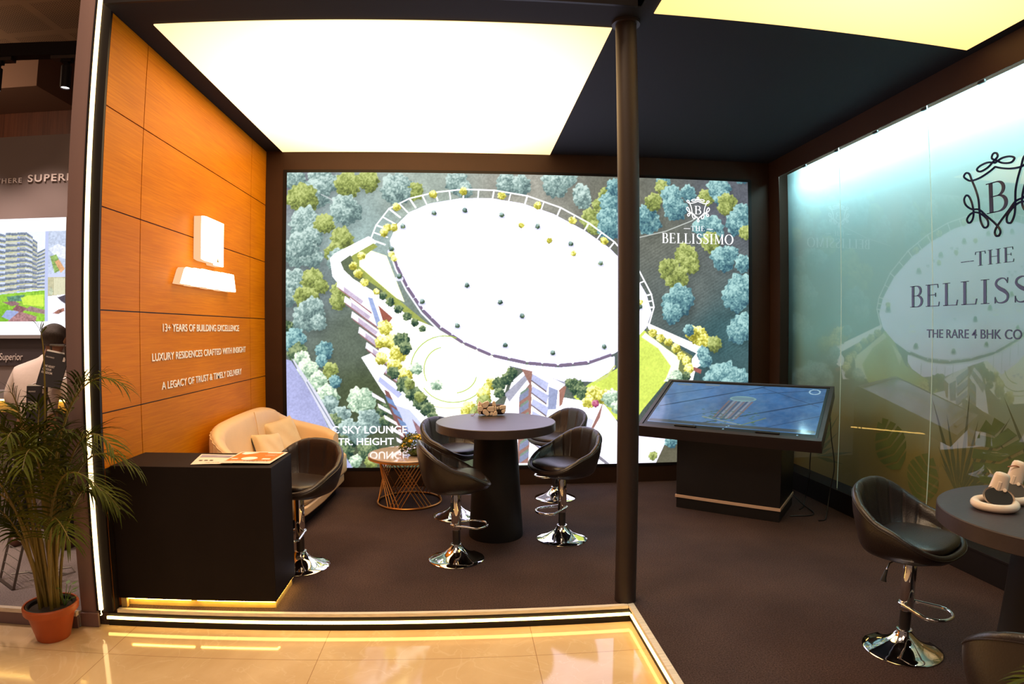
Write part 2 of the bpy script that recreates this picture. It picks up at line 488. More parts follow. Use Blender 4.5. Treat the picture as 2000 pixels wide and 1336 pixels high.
# ------------------------------------------------------------------ mesh helpers
class MB:
    def __init__(self):
        self.v, self.f, self.m = [], [], []

    def face(self, pts, mi=0):
        i = len(self.v)
        self.v.extend([tuple(p) for p in pts])
        self.f.append(tuple(range(i, i + len(pts))))
        self.m.append(mi)

    def add(self, verts, faces, mi=0):
        i = len(self.v)
        self.v.extend([tuple(p) for p in verts])
        for f in faces:
            self.f.append(tuple(i + k for k in f))
            self.m.append(mi)
        return self

    def box(self, x0, x1, y0, y1, z0, z1, mi=0, mat=None):
        P = [Vector((x, y, z)) for z in (z0, z1) for y in (y0, y1) for x in (x0, x1)]
        if mat is not None:
            P = [mat @ p for p in P]
        return self.add(P, [(0, 2, 3, 1), (4, 5, 7, 6), (0, 1, 5, 4), (2, 6, 7, 3), (0, 4, 6, 2), (1, 3, 7, 5)], mi)

    def prism(self, poly, z0, z1, mi=0, mat=None):
        n = len(poly)
        P = [Vector((x, y, z0)) for x, y in poly] + [Vector((x, y, z1)) for x, y in poly]
        if mat is not None:
            P = [mat @ p for p in P]
        F = [tuple(range(n - 1, -1, -1)), tuple(range(n, 2 * n))]
        F += [(i, (i + 1) % n, n + (i + 1) % n, n + i) for i in range(n)]
        return self.add(P, F, mi)

    def lathe(self, prof, seg=32, mi=0, mat=None, cap=True):
        P, F = [], []
        for r, z in prof:
            for k in range(seg):
                a = 2 * PI * k / seg
                P.append(Vector((r * math.cos(a), r * math.sin(a), z)))
        n = len(prof)
        for j in range(n - 1):
            for k in range(seg):
                k2 = (k + 1) % seg
                F.append((j * seg + k, j * seg + k2, (j + 1) * seg + k2, (j + 1) * seg + k))
        if cap:
            F.append(tuple(range(seg - 1, -1, -1)))
            F.append(tuple((n - 1) * seg + k for k in range(seg)))
        if mat is not None:
            P = [mat @ p for p in P]
        return self.add(P, F, mi)

    def tube(self, pts, rad, seg=8, mi=0, closed=False, cap=True, squash=1.0):
        pts = [Vector(p) for p in pts]
        n = len(pts)
        P, F = [], []
        up = None
        for i, p in enumerate(pts):
            a = pts[(i - 1) % n] if closed or i > 0 else p
            b = pts[(i + 1) % n] if closed or i < n - 1 else p
            t = (b - a)
            if t.length < 1e-9:
                t = Vector((0, 0, 1))
            t.normalize()
            if up is None:
                up = Vector((0, 0, 1)) if abs(t.z) < 0.9 else Vector((0, 1, 0))
            s = t.cross(up)
            if s.length < 1e-6:
                s = t.cross(Vector((1, 0, 0)))
            s.normalize()
            up = s.cross(t).normalized()
            r = rad(i / (n - 1 if n > 1 else 1)) if callable(rad) else rad
            for k in range(seg):
                an = 2 * PI * k / seg
                P.append(p + s * (r * math.cos(an)) + up * (r * squash * math.sin(an)))
        m = n if closed else n - 1
        for i in range(m):
            j = (i + 1) % n
            for k in range(seg):
                k2 = (k + 1) % seg
                F.append((i * seg + k, j * seg + k, j * seg + k2, i * seg + k2))
        if cap and not closed:
            F.append(tuple(range(seg)))
            F.append(tuple((n - 1) * seg + k for k in range(seg - 1, -1, -1)))
        return self.add(P, F, mi)

    def grid(self, fn, nu, nv, mi=0, wrap_u=False):
        P = [fn(i / (nu if wrap_u else nu - 1), j / (nv - 1)) for i in range(nu) for j in range(nv)]
        F = []
        for i in range(nu if wrap_u else nu - 1):
            i2 = (i + 1) % nu
            for j in range(nv - 1):
                F.append((i * nv + j, i2 * nv + j, i2 * nv + j + 1, i * nv + j + 1))
        return self.add(P, F, mi)

    def ball(self, c, rx, ry, rz, seg=16, rings=10, mi=0, e=1.0, mat=None):
        P, F = [], []
        for j in range(rings + 1):
            t = -PI / 2 + PI * j / rings
            for k in range(seg):
                a = 2 * PI * k / seg

                def pw(x):
                    return math.copysign(abs(x) ** e, x)
                p = Vector((rx * pw(math.cos(t)) * pw(math.cos(a)), ry * pw(math.cos(t)) * pw(math.sin(a)), rz * pw(math.sin(t))))
                if mat is not None:
                    p = mat @ p
                P.append(p + Vector(c))
        for j in range(rings):
            for k in range(seg):
                k2 = (k + 1) % seg
                F.append((j * seg + k, j * seg + k2, (j + 1) * seg + k2, (j + 1) * seg + k))
        return self.add(P, F, mi)

    def build(self, name, mats, parent=None, smooth=False, bevel=0.0, bseg=2, merge=False):
        me = bpy.data.meshes.new(name)
        me.from_pydata([tuple(p) for p in self.v], [], self.f)
        if not isinstance(mats, (list, tuple)):
            mats = [mats]
        for m in mats:
            me.materials.append(M[m] if isinstance(m, str) else m)
        me.polygons.foreach_set('material_index', self.m)
        bm = bmesh.new()
        bm.from_mesh(me)
        if merge:
            bmesh.ops.remove_doubles(bm, verts=bm.verts, dist=1e-5)
        bmesh.ops.recalc_face_normals(bm, faces=bm.faces)
        bm.to_mesh(me)
        bm.free()
        if smooth:
            me.polygons.foreach_set('use_smooth', [True] * len(me.polygons))
            try:
                me.set_sharp_from_angle(angle=math.radians(smooth if smooth is not True else 50))
            except Exception:
                pass
        o = bpy.data.objects.new(name, me)
        COL.objects.link(o)
        if parent is not None:
            o.parent = parent
        if bevel > 0:
            b = o.modifiers.new('bevel', 'BEVEL')
            b.width = bevel
            b.segments = bseg
            b.limit_method = 'ANGLE'
            b.angle_limit = math.radians(40)
        return o


def tag(o, label=None, cat=None, group=None, kind=None):
    if label:
        o['label'] = label
    if cat:
        o['category'] = cat
    if group:
        o['group'] = group
    if kind:
        o['kind'] = kind
    return o


def thing(name, label, cat, loc=(0, 0, 0), rz=0.0, group=None):
    o = bpy.data.objects.new(name, None)
    o.empty_display_size = 0.1
    COL.objects.link(o)
    o.location = loc
    o.rotation_euler = (0, 0, rz)
    return tag(o, label, cat, group)


def struct(o, label=None):
    o['kind'] = 'structure'
    if label:
        o['label'] = label
    return o


def copy_tree(o, parent=None):
    c = o.copy()
    COL.objects.link(c)
    c.parent = parent
    for ch in list(o.children):
        copy_tree(ch, c)
    return c


def crom(pts, n=8, closed=False):
    """smooth curve through points"""
    pts = [Vector(p) for p in pts]
    out = []
    m = len(pts)
    for i in range(m if closed else m - 1):
        if closed:
            p0, p1, p2, p3 = pts[(i - 1) % m], pts[i], pts[(i + 1) % m], pts[(i + 2) % m]
        else:
            p1, p2 = pts[i], pts[i + 1]
            p0 = pts[i - 1] if i > 0 else p1 * 2 - p2
            p3 = pts[i + 2] if i + 2 < m else p2 * 2 - p1
        for k in range(n):
            t = k / n
            out.append(0.5 * ((2 * p1) + (p2 - p0) * t + (2 * p0 - 5 * p1 + 4 * p2 - p3) * t * t + (3 * p1 - p0 - 3 * p2 + p3) * t ** 3))
    if not closed:
        out.append(pts[-1])
    return out


def frame_mat(origin, right, up):
    r, u = Vector(right).normalized(), Vector(up).normalized()
    n = r.cross(u)
    m = Matrix((r, u, n)).transposed().to_4x4()
    m.translation = Vector(origin)
    return m


# ------------------------------------------------------------------ lettering
def raw_text(s, offset=0.0, extrude=0.0, spacing=1.0, shear=0.0):
    cu = bpy.data.curves.new('lettering', 'FONT')
    cu.body = s
    cu.size = 1.0
    cu.offset = offset
    cu.extrude = extrude
    cu.space_character = spacing
    cu.shear = shear
    cu.resolution_u = 5
    ob = bpy.data.objects.new('lettering', cu)
    COL.objects.link(ob)
    bpy.context.view_layer.update()
    dg = bpy.context.evaluated_depsgraph_get()
    me = bpy.data.meshes.new_from_object(ob.evaluated_get(dg))
    bpy.data.objects.remove(ob)
    bpy.data.curves.remove(cu)
    v = np.array([p.co[:] for p in me.vertices], float)
    f = [tuple(p.vertices) for p in me.polygons]
    bpy.data.meshes.remove(me)
    return v, f


_h, _ = raw_text('H')
CAP = float(_h[:, 1].max() - _h[:, 1].min())
CAP0 = float(_h[:, 1].min())


def text(mb, s, frame, width, cap, thick=0.004, offset=0.0, spacing=1.0, shear=0.0, mi=0):
    """letters laid in a frame: x to the right from 0 to width, y up from the baseline, cap height cap"""
    v, f = raw_text(s, offset, 0.5, spacing, shear)
    x0, x1 = v[:, 0].min(), v[:, 0].max()
    sx = width / (x1 - x0)
    sy = cap / CAP
    P = [frame @ Vector(((p[0] - x0) * sx, (p[1] - CAP0) * sy, (p[2] + 0.5) * thick)) for p in v]
    mb.add(P, f, mi)


def ribbon(mb, pts, wid, t, mi=0, frame=None):
    """flat stroke of given widths along pts (2D), thickness t"""
    n = len(pts)
    L, R = [], []
    for i in range(n):
        a = pts[max(i - 1, 0)]
        b = pts[min(i + 1, n - 1)]
        d = Vector((b[0] - a[0], b[1] - a[1]))
        if d.length < 1e-9:
            d = Vector((1, 0))
        d.normalize()
        nn = Vector((-d.y, d.x))
        w = wid[i] if isinstance(wid, (list, tuple)) else wid
        p = Vector(pts[i][:2])
        L.append(p + nn * w / 2)
        R.append(p - nn * w / 2)
    for i in range(n - 1):
        mb.prism([L[i], R[i], R[i + 1], L[i + 1]], 0, t, mi, frame)


def serif_glyph(ch):
    """strokes of a roman capital in a box one unit high: (polyline, widths)"""
    S, T, B = 0.15, 0.035, 0.03
    g = []

    def stem(x, w=S, y0=0.0, y1=1.0):
        g.append(([(x, y0), (x, y1)], w))

    def ser(x, y, w=0.30):
        g.append(([(x - w / 2, y), (x + w / 2, y)], B))

    def arc(cx, cy, rx, ry, a0, a1, thick, thin, n=16):
        P, W = [], []
        for k in range(n + 1):
            a = math.radians(a0 + (a1 - a0) * k / n)
            P.append((cx + rx * math.cos(a), cy + ry * math.sin(a)))
            W.append(thin + (thick - thin) * abs(math.cos(a)) ** 1.3)
        g.append((P, W))
    if ch == 'B':
        stem(0.14)
        ser(0.14, 0.015, 0.28)
        ser(0.14, 0.985, 0.28)
        g.append(([(0.14, 0.985), (0.34, 0.985)], T))
        g.append(([(0.14, 0.53), (0.36, 0.53)], T))
        g.append(([(0.14, 0.015), (0.36, 0.015)], T))
        arc(0.33, 0.757, 0.19, 0.225, -90, 90, 0.13, T)
        arc(0.35, 0.272, 0.23, 0.255, -90, 90, 0.14, T)
        return g, 0.68
    if ch == 'E':
        stem(0.14)
        ser(0.10, 0.015, 0.2)
        ser(0.10, 0.985, 0.2)
        for y, x in ((0.015, 0.60), (0.52, 0.46), (0.985, 0.56)):
            g.append(([(0.14, y), (x, y)], T))
        g.append(([(0.60, 0.0), (0.63, 0.2)], 0.045))
        g.append(([(0.56, 1.0), (0.58, 0.82)], 0.045))
        g.append(([(0.46, 0.43), (0.46, 0.61)], 0.04))
        return g, 0.72
    if ch == 'L':
        stem(0.14)
        ser(0.14, 0.985, 0.32)
        g.append(([(0.0, 0.015), (0.58, 0.015)], T))
        g.append(([(0.58, 0.0), (0.63, 0.24)], 0.05))
        return g, 0.70
    if ch == 'I':
        stem(0.16)
        ser(0.16, 0.985, 0.32)
        ser(0.16, 0.015, 0.32)
        return g, 0.40
    if ch == 'T':
        stem(0.34)
        ser(0.34, 0.015, 0.30)
        g.append(([(0.02, 0.98), (0.66, 0.98)], T))
        g.append(([(0.03, 1.0), (0.0, 0.8)], 0.045))
        g.append(([(0.65, 1.0), (0.68, 0.8)], 0.045))
        return g, 0.74
    if ch == 'H':
        stem(0.14)
        stem(0.66)
        for x in (0.14, 0.66):
            ser(x, 0.015, 0.30)
            ser(x, 0.985, 0.30)
        g.append(([(0.14, 0.52), (0.66, 0.52)], T))
        return g, 0.88
    if ch == 'M':
        stem(0.14, 0.05)
        stem(0.86, S)
        ser(0.14, 0.015, 0.26)
        ser(0.86, 0.015, 0.30)
        ser(0.10, 0.985, 0.18)
        ser(0.90, 0.985, 0.18)
        g.append(([(0.14, 1.0), (0.50, 0.06)], 0.13))
        g.append(([(0.86, 1.0), (0.50, 0.06)], 0.045))
        return g, 1.06
    if ch == 'O':
        arc(0.46, 0.5, 0.41, 0.495, 0, 360, 0.15, T, 40)
        return g, 0.96
    if ch == 'S':
        P = crom([(0.50, 0.84, 0), (0.40, 0.965, 0), (0.27, 0.985, 0), (0.12, 0.90, 0), (0.09, 0.74, 0), (0.22, 0.59, 0), (0.40, 0.47, 0), (0.52, 0.31, 0), (0.48, 0.11, 0), (0.30, 0.015, 0), (0.13, 0.05, 0), (0.05, 0.20, 0)], 6)
        n = len(P)
        W = [0.04 + 0.11 * math.exp(-((k / (n - 1) - 0.5) / 0.16) ** 2) + 0.035 * math.exp(-((k / (n - 1) - 0.26) / 0.1) ** 2) + 0.035 * math.exp(-((k / (n - 1) - 0.74) / 0.1) ** 2) for k in range(n)]
        g.append(([(p.x, p.y) for p in P], W))
        g.append(([(0.52, 1.0), (0.50, 0.78)], 0.04))
        g.append(([(0.05, 0.0), (0.05, 0.26)], 0.04))
        return g, 0.64
    return g, 0.35


def serif_text(mb, s, frame, width, cap, t=0.004, gap=0.06, mi=0):
    gl = [serif_glyph(c) for c in s]
    total = sum(w for _, w in gl) + gap * (len(gl) - 1)
    sx = width / total
    x = 0.0
    for strokes, w in gl:
        for P, W in strokes:
            # widths are scaled with the height so that stems keep their colour
            q = [((x + a) * sx, b * cap) for a, b in P]
            ww = [k * cap for k in W] if isinstance(W, list) else W * cap
            ribbon(mb, q, ww, t, mi, frame)
        x += w + gap


CREST = [
    # centre wing and top loop
    [(0, .45), (-.2, .52), (-.42, .50), (-.54, .42), (-.44, .33), (-.22, .38), (-.05, .50), (.08, .60), (.06, .70), (0, .73)],
    # upper brace, shoulder loop, side
    [(0, .34), (-.18, .25), (-.45, .16), (-.72, .14), (-.86, .22), (-.95, .33), (-.88, .41), (-.78, .36), (-.71, .16), (-.60, -.15), (-.53, -.45), (-.51, -.78), (-.48, -1.08), (-.38, -1.28), (-.27, -1.24), (-.29, -1.06), (-.46, -.88), (-.64, -.79), (-.80, -.82), (-.90, -.95), (-.84, -1.06), (-.74, -1.0), (-.69, -.82), (-.72, -.55), (-.80, -.32), (-.89, -.24), (-.97, -.34), (-.92, -.52), (-.74, -.68), (-.52, -.74), (-.32, -.95), (-.10, -1.18), (.04, -1.36), (.08, -1.48), (.04, -1.57), (0, -1.58)],
]


def crest(mb, frame, sx, sy, r, seg=6, mi=0):
    for path in CREST:
        for s in (1, -1):
            P = crom([(s * x * sx, y * sy, r) for x, y in path], 6)
            mb.tube([frame @ p for p in P], r, seg, mi)


def picture_plane(name, arr, origin, right, up, w, h, mat, parent=None):
    """a flat screen of (rows, columns, 3) linear colours, first row at the top"""
    H, W = arr.shape[:2]
    o, r, u = np.array(origin, float), np.array(right, float), np.array(up, float)
    xs = np.linspace(0, w, W)
    ys = np.linspace(h, 0, H)
    X, Y = np.meshgrid(xs, ys)
    co = o + X[..., None] * r + Y[..., None] * u
    idx = np.arange(H * W).reshape(H, W)
    q = np.stack([idx[1:, :-1], idx[1:, 1:], idx[:-1, 1:], idx[:-1, :-1]], -1).reshape(-1, 4)
    me = bpy.data.meshes.new(name)
    me.vertices.add(H * W)
    me.vertices.foreach_set('co', co.reshape(-1).astype(np.float32))
    me.loops.add(q.size)
    me.loops.foreach_set('vertex_index', q.reshape(-1).astype(np.int32))
    me.polygons.add(len(q))
    me.polygons.foreach_set('loop_start', np.arange(0, q.size, 4, dtype=np.int32))
    me.update(calc_edges=True)
    at = me.color_attributes.new('picture', 'FLOAT_COLOR', 'POINT')
    c4 = np.ones((H * W, 4), np.float32)
    c4[:, :3] = arr.reshape(-1, 3)
    at.data.foreach_set('color', c4.reshape(-1))
    me.materials.append(mat)
    ob = bpy.data.objects.new(name, me)
    COL.objects.link(ob)
    if parent is not None:
        ob.parent = parent
    return ob
ART_TREES='''t,176,258,259 t,693,173,279 t,909,368,214 t,2302,535,365 t,3569,337,279 t,3731,582,193 t,4619,346,261 y,1286,437,322 y,1713,296,258 y,2679,651,213 t,622,717,344 t,2336,708,279 y,334,890,365 t,1237,1290,365 t,416,1794,407 t,568,2174,257 y,800,1743,236 t,279,2659,386 t,527,2832,279 t,353,2451,279 y,1167,2278,279 y,1030,2659,191 y,922,2747,150 t,1083,2970,257 t,174,3814,365 t,14,4210,236 y,572,3660,277 y,743,3867,170 y,443,4295,279 y,357,4176,214 t,463,4865,363 t,550,4622,277 t,677,5072,193 y,1171,4074,254 y,1085,4383,191 d,11,5242,171 g,203,5588,238 g,117,5793,172 d,244,6104,236 l,330,6278,181 g,801,6020,214 g,738,6366,148 l,457,6657,257 l,667,7055,236 l,857,7577,279 y,927,6677,183 g,1022,7058,149 t,909,7838,214 t,1120,8272,258 d,956,8534,279 d,1383,8886,279 d,840,9232,259 l,1563,7700,322 t,1731,8398,279 t,1491,8798,257 t,1278,8622,214 d,2012,8018,150 d,2051,8402,129 d,1161,9497,281 d,1700,9415,259 l,1428,9764,151 y,1050,9761,173 y,1750,9817,150 t,4923,371,240 t,5659,312,331 t,5990,120,156 t,6213,610,222 t,6244,859,213 y,6761,623,179 y,6601,988,170 y,6410,1495,246 y,6488,1794,179 g,6884,887,293 g,6825,1517,293 g,6802,1838,269 g,6942,346,203 g,7675,1520,324 g,7643,1268,230 g,8031,53,185 y,7994,308,174 y,7806,846,218 g,8224,641,281 g,8293,1057,304 g,8601,494,201 y,9015,617,203 g,9315,305,291 g,9385,632,217 y,9504,774,242 y,9430,997,170 g,9879,-198,197 g,9114,1746,336 g,8841,1705,189 g,9830,1104,221 g,9740,1479,319 y,9922,1838,172 y,8542,2716,295 y,8660,3037,210 y,9110,2222,264 y,8191,3266,279 y,8330,3531,304 y,8100,3125,208 g,9395,2794,314 g,9553,2624,219 g,9856,2945,220 g,8330,4342,374 g,8423,4198,328 g,8215,4739,254 g,9854,3861,417 g,9672,4176,342 g,9916,5198,369 g,9735,5384,292 g,9407,7064,437 g,9204,7151,312 g,9746,7252,369 s,1405,3178,95 s,1512,3436,106 s,1639,3729,95 s,1575,2832,95 s,1885,4040,74 d,2172,4383,107 d,2343,4626,106 d,2525,4868,105 d,2685,5076,95 d,2844,5283,84 d,2023,4179,95 s,2064,5245,172 s,2203,5729,191 s,1988,5729,151 s,2340,6111,214 s,1988,6284,149 d,2416,5679,193 d,2490,5938,150 l,2702,6633,151 l,3130,7190,138 s,2254,6542,171 s,2466,6891,191 d,2232,6768,148 d,2464,7187,194 d,2634,7463,193 d,2806,7763,193 d,2954,8027,172 d,3050,8288,129 y,2572,7151,128 y,2784,7587,129 s,3805,8037,195 s,4129,7514,173 s,4293,7168,152 d,4455,7168,173 d,4619,6995,152 d,4726,6787,131 d,4455,7483,130 y,4129,7778,173 y,3967,8128,152 d,6101,7278,199 d,6267,7511,180 d,5955,7151,111 s,6492,7552,203 s,6716,7643,182 s,6380,7816,157 l,6886,7700,225 l,7000,8008,158 p,6526,7873,90 s,7789,5422,104 s,7961,5601,105 s,8137,5746,103 s,8310,5963,117 s,8429,6233,106 s,8546,6415,117 s,8802,5513,236 s,8956,5692,166 s,8660,5422,165 y,9194,5820,193 g,8923,6145,166 g,8601,5330,140 g,8995,6419,168 s,8607,6687,129 d,8550,6957,117 l,8316,6954,164 l,8222,7080,118 y,7815,9751,115 g,8217,9257,162'''
ART_POLYS=[
 ((0.5, 0.52, 0.85),'-47,6278 113,6362 537,7489 952,8883 1372,10028 -90,10025'),
 ((0.85, 0.86, 1.0),'115,6278 189,6381 665,7489 1061,8710 974,8883 556,7574'),
 ((2.2, 2.15, 2.3),'923,2920 1030,2747 1723,2174 1828,2278 1883,2398 1169,3040 1255,3351 2152,4383 2898,5249 3218,5733 3024,6114 2150,5245 1405,4383 978,3521'),
 ((2.2, 2.2, 1.2),'1405,3178 1778,2659 2098,2832 2470,4383 1938,3952'),
 ((0.42, 0.48, 0.12),'1212,3040 1403,2797 1830,2398 1916,2520 1532,2920 1532,3178 2152,4040 3058,5249 2983,5387 2098,4298 1405,3609'),
 ((0.16, 0.2, 0.12),'1138,3040 1350,2797 1405,3005 1426,3351 2023,4006 1980,4179 1405,3609 1212,3317'),
 ((1.3, 1.25, 1.35),'1085,3660 1832,4522 1789,4729 1063,3867'),
 ((0.42, 0.2, 0.22),'1075,3867 1789,4729 1789,4799 1106,3952'),
 ((0.72, 0.6, 0.78),'1214,3867 1618,4349 1575,4452 1214,4040'),
 ((1.3, 1.25, 1.35),'1235,4179 1980,5041 1938,5245 1214,4383'),
 ((0.42, 0.2, 0.22),'1223,4383 1938,5245 1938,5315 1255,4471'),
 ((0.72, 0.6, 0.78),'1362,4383 1768,4868 1725,4972 1362,4556'),
 ((1.3, 1.25, 1.35),'1383,4695 2129,5557 2086,5765 1362,4902'),
 ((0.42, 0.2, 0.22),'1372,4902 2086,5765 2086,5834 1405,4987'),
 ((0.72, 0.6, 0.78),'1510,4902 1916,5384 1873,5488 1510,5072'),
 ((1.3, 1.25, 1.35),'1532,5211 2277,6076 2232,6284 1510,5419'),
 ((0.42, 0.2, 0.22),'1520,5419 2232,6284 2232,6353 1553,5503'),
 ((0.72, 0.6, 0.78),'1659,5419 2062,5903 2020,6007 1659,5592'),
 ((1.3, 1.25, 1.35),'1680,5730 2423,6595 2380,6803 1659,5935'),
 ((0.42, 0.2, 0.22),'1668,5935 2380,6803 2380,6872 1700,6023'),
 ((0.72, 0.6, 0.78),'1807,5938 2211,6422 2168,6526 1807,6108'),
 ((1.3, 1.25, 1.35),'1828,6246 2572,7118 2529,7325 1805,6454'),
 ((0.42, 0.2, 0.22),'1817,6454 2529,7325 2529,7395 1848,6542'),
 ((0.72, 0.6, 0.78),'1955,6454 2359,6941 2316,7045 1953,6627'),
 ((1.3, 1.25, 1.35),'1975,6765 2720,7640 2677,7848 1953,6973'),
 ((0.42, 0.2, 0.22),'1963,6973 2677,7848 2675,7917 1994,7061'),
 ((0.72, 0.6, 0.78),'2101,6976 2507,7464 2462,7568 2101,7149'),
 ((0.42, 0.52, 0.85),'1703,4213 1811,4248 2021,5245 1916,5280'),
 ((0.42, 0.14, 0.1),'1916,4471 2279,4987 2310,5419 2098,5245 2023,5041'),
 ((2.1, 2.1, 1.75),'1957,5507 2310,4729 3112,5249 3700,5802 4564,6381 4726,6680 4564,7520 4183,8043 3643,8298 3212,8291 2890,7851 2572,7325 2254,6630 1936,6111'),
 ((1.9, 1.9, 2.0),'1571,6246 1774,6108 2094,6630 2018,6838 2464,7410 2784,7851 3210,8694 2993,8902 2459,8370 1982,7322'),
 ((0.62, 0.66, 1.0),'1953,6888 2421,7498 2334,7637 1910,7061'),
 ((0.75, 0.8, 1.1),'2248,7845 2568,8021 3048,8902 3042,9962 2773,9868'),
 ((0.3, 0.13, 0.12),'2037,7322 2142,7410 2722,9427 2558,9865 2244,8367'),
 ((0.38, 0.2, 0.22),'2620,8335 3046,9078 3042,9874 2935,9871'),
 ((0.22, 0.34, 0.62),'2057,7530 2226,7706 2291,7948 2119,7775'),
 ((1.3, 1.2, 1.3),'1780,7423 2035,7668 2076,7810 1799,7565'),
 ((0.22, 0.34, 0.62),'2183,7914 2353,8090 2416,8335 2246,8159'),
 ((1.3, 1.2, 1.3),'1906,7807 2160,8052 2203,8194 1926,7945'),
 ((0.22, 0.34, 0.62),'2310,8298 2480,8474 2542,8719 2373,8543'),
 ((1.3, 1.2, 1.3),'2031,8191 2287,8439 2330,8578 2053,8332'),
 ((0.22, 0.34, 0.62),'2435,8685 2607,8861 2669,9110 2500,8930'),
 ((1.3, 1.2, 1.3),'2158,8578 2414,8823 2457,8965 2178,8716'),
 ((0.22, 0.34, 0.62),'2562,9072 2734,9251 2796,9497 2626,9317'),
 ((1.3, 1.2, 1.3),'2285,8962 2540,9213 2581,9352 2304,9103'),
 ((0.22, 0.34, 0.62),'2689,9462 2860,9638 2923,9887 2753,9707'),
 ((1.3, 1.2, 1.3),'2410,9352 2667,9600 2708,9742 2431,9493'),
 ((0.8, 0.95, 0.16),'6045,7631 6379,7193 6995,6668 7502,5242 7639,5387 8312,6142 8455,6683 8316,7080 8084,7130 7571,8112 7346,8647 6382,8084'),
 ((1.5, 1.6, 1.0),'7106,6312 7616,5422 8429,6322 8316,7133 7969,7127 7512,7930 7223,7026'),
 ((0.82, 0.98, 0.17),'7108,6847 7479,5513 7904,5960 8197,6592 8084,7039 7512,7930 7116,8279'),
 ((2.0, 1.95, 2.0),'7639,5066 7902,5242 8425,5601 9040,6001 8901,6545 8761,6690 8693,7143 8527,7140 8640,6416 8780,6145 8078,5601 7707,5334'),
 ((0.4, 0.14, 0.12),'8689,6598 8901,6728 8880,6872 8665,6724'),
 ((0.2, 0.24, 0.1),'7639,5242 8486,6054 8687,6233 8665,6595 8490,6866 8340,6954 8406,6322 8078,5960 7639,5422'),
 ((1.8, 1.75, 1.95),'4726,7083 5108,6561 5934,7099 5735,7627 6718,7911 7061,8638 7069,9994 4289,9953 4564,7873'),
 ((0.5, 0.5, 0.62),'4564,7520 5054,6790 5120,6913 4671,7785'),
 ((0.4, 0.42, 0.55),'5272,6564 5955,7099 5889,7222 5206,6683'),
 ((0.42, 0.22, 0.18),'4878,6507 5163,6683 5141,7882 5077,9921 4837,9915 4880,7612 5097,7177'),
 ((0.3, 0.33, 0.5),'4890,7542 5087,7335 5075,7580 4880,7788'),
 ((0.25, 0.35, 0.28),'4901,7473 5075,7281 5075,7369 4901,7561'),
 ((0.3, 0.33, 0.5),'4890,7964 5087,7756 5077,8005 4880,8213'),
 ((0.25, 0.35, 0.28),'4901,7895 5075,7703 5075,7791 4901,7983'),
 ((0.3, 0.33, 0.5),'4890,8389 5087,8181 5077,8427 4880,8638'),
 ((0.25, 0.35, 0.28),'4901,8320 5077,8128 5077,8216 4901,8408'),
 ((0.3, 0.33, 0.5),'4890,8814 5087,8606 5077,8855 4880,9062'),
 ((0.25, 0.35, 0.28),'4901,8741 5077,8553 5077,8641 4901,8833'),
 ((0.3, 0.33, 0.5),'4892,9239 5089,9031 5077,9279 4880,9487'),
 ((0.25, 0.35, 0.28),'4901,9169 5077,8977 5077,9065 4901,9257'),
 ((0.3, 0.33, 0.5),'4892,9666 5089,9459 5077,9707 4880,9915'),
 ((0.25, 0.35, 0.28),'4901,9597 5077,9405 5077,9493 4901,9685'),
 ((0.62, 0.66, 0.98),'5163,6825 5514,7146 5471,7426 5141,7036'),
 ((0.18, 0.13, 0.16),'5141,7036 5471,7426 5460,7480 5141,7089'),
 ((1.7, 1.6, 1.5),'5141,7089 5460,7480 5450,7533 5141,7193'),
 ((0.62, 0.66, 0.98),'5163,7247 5514,7571 5471,7851 5141,7458'),
 ((0.18, 0.13, 0.16),'5141,7458 5471,7851 5460,7904 5141,7511'),
 ((1.7, 1.6, 1.5),'5141,7511 5460,7904 5450,7958 5141,7618'),
 ((0.62, 0.66, 0.98),'5163,7668 5516,7992 5471,8276 5141,7882'),
 ((0.18, 0.13, 0.16),'5141,7882 5471,8276 5461,8329 5141,7933'),
 ((1.7, 1.6, 1.5),'5141,7933 5461,8329 5450,8383 5141,8040'),
 ((0.62, 0.66, 0.98),'5165,8093 5516,8420 5473,8704 5141,8304'),
 ((0.18, 0.13, 0.16),'5141,8304 5473,8704 5461,8757 5141,8357'),
 ((1.7, 1.6, 1.5),'5141,8357 5461,8757 5452,8807 5141,8464'),
 ((0.62, 0.66, 0.98),'5165,8518 5518,8845 5473,9132 5143,8732'),
 ((0.18, 0.13, 0.16),'5143,8732 5473,9132 5463,9182 5143,8782'),
 ((1.7, 1.6, 1.5),'5143,8782 5463,9182 5452,9235 5143,8889'),
 ((0.62, 0.66, 0.98),'5165,8943 5518,9273 5475,9559 5143,9157'),
 ((0.18, 0.13, 0.16),'5143,9157 5475,9559 5463,9613 5143,9210'),
 ((1.7, 1.6, 1.5),'5143,9210 5463,9613 5452,9666 5143,9317'),
 ((0.38, 0.43, 0.66),'5514,7269 5713,7395 5670,8068 5493,8065'),
 ((0.45, 0.22, 0.17),'5735,7395 5912,7152 5803,7892 5737,7980'),
 ((0.4, 0.2, 0.17),'6441,8710 6695,7823 6630,8357 6408,8977'),
 ((0.85, 0.87, 1.25),'6103,8166 6496,8442 6384,8977 6049,8877'),
 ((1.7, 1.65, 1.9),'6498,8980 7061,8638 7126,9997 6390,9969'),
 ((0.3, 0.28, 0.34),'6500,9519 6843,9984 6786,10038 6478,9663'),
 ((1.5, 1.4, 1.75),'7461,9012 8123,9125 7934,10031 7471,10013'),
 ((0.16, 0.15, 0.1),'8100,9254 8392,9264 8402,10057 7875,10031'),
 ((1.5, 1.3, 1.4),'2989,9871 3044,9519 3206,9434 3420,9880'),
 ((0.5, 0.28, 0.3),'1805,9821 1967,9591 2129,9682 2072,9947'),
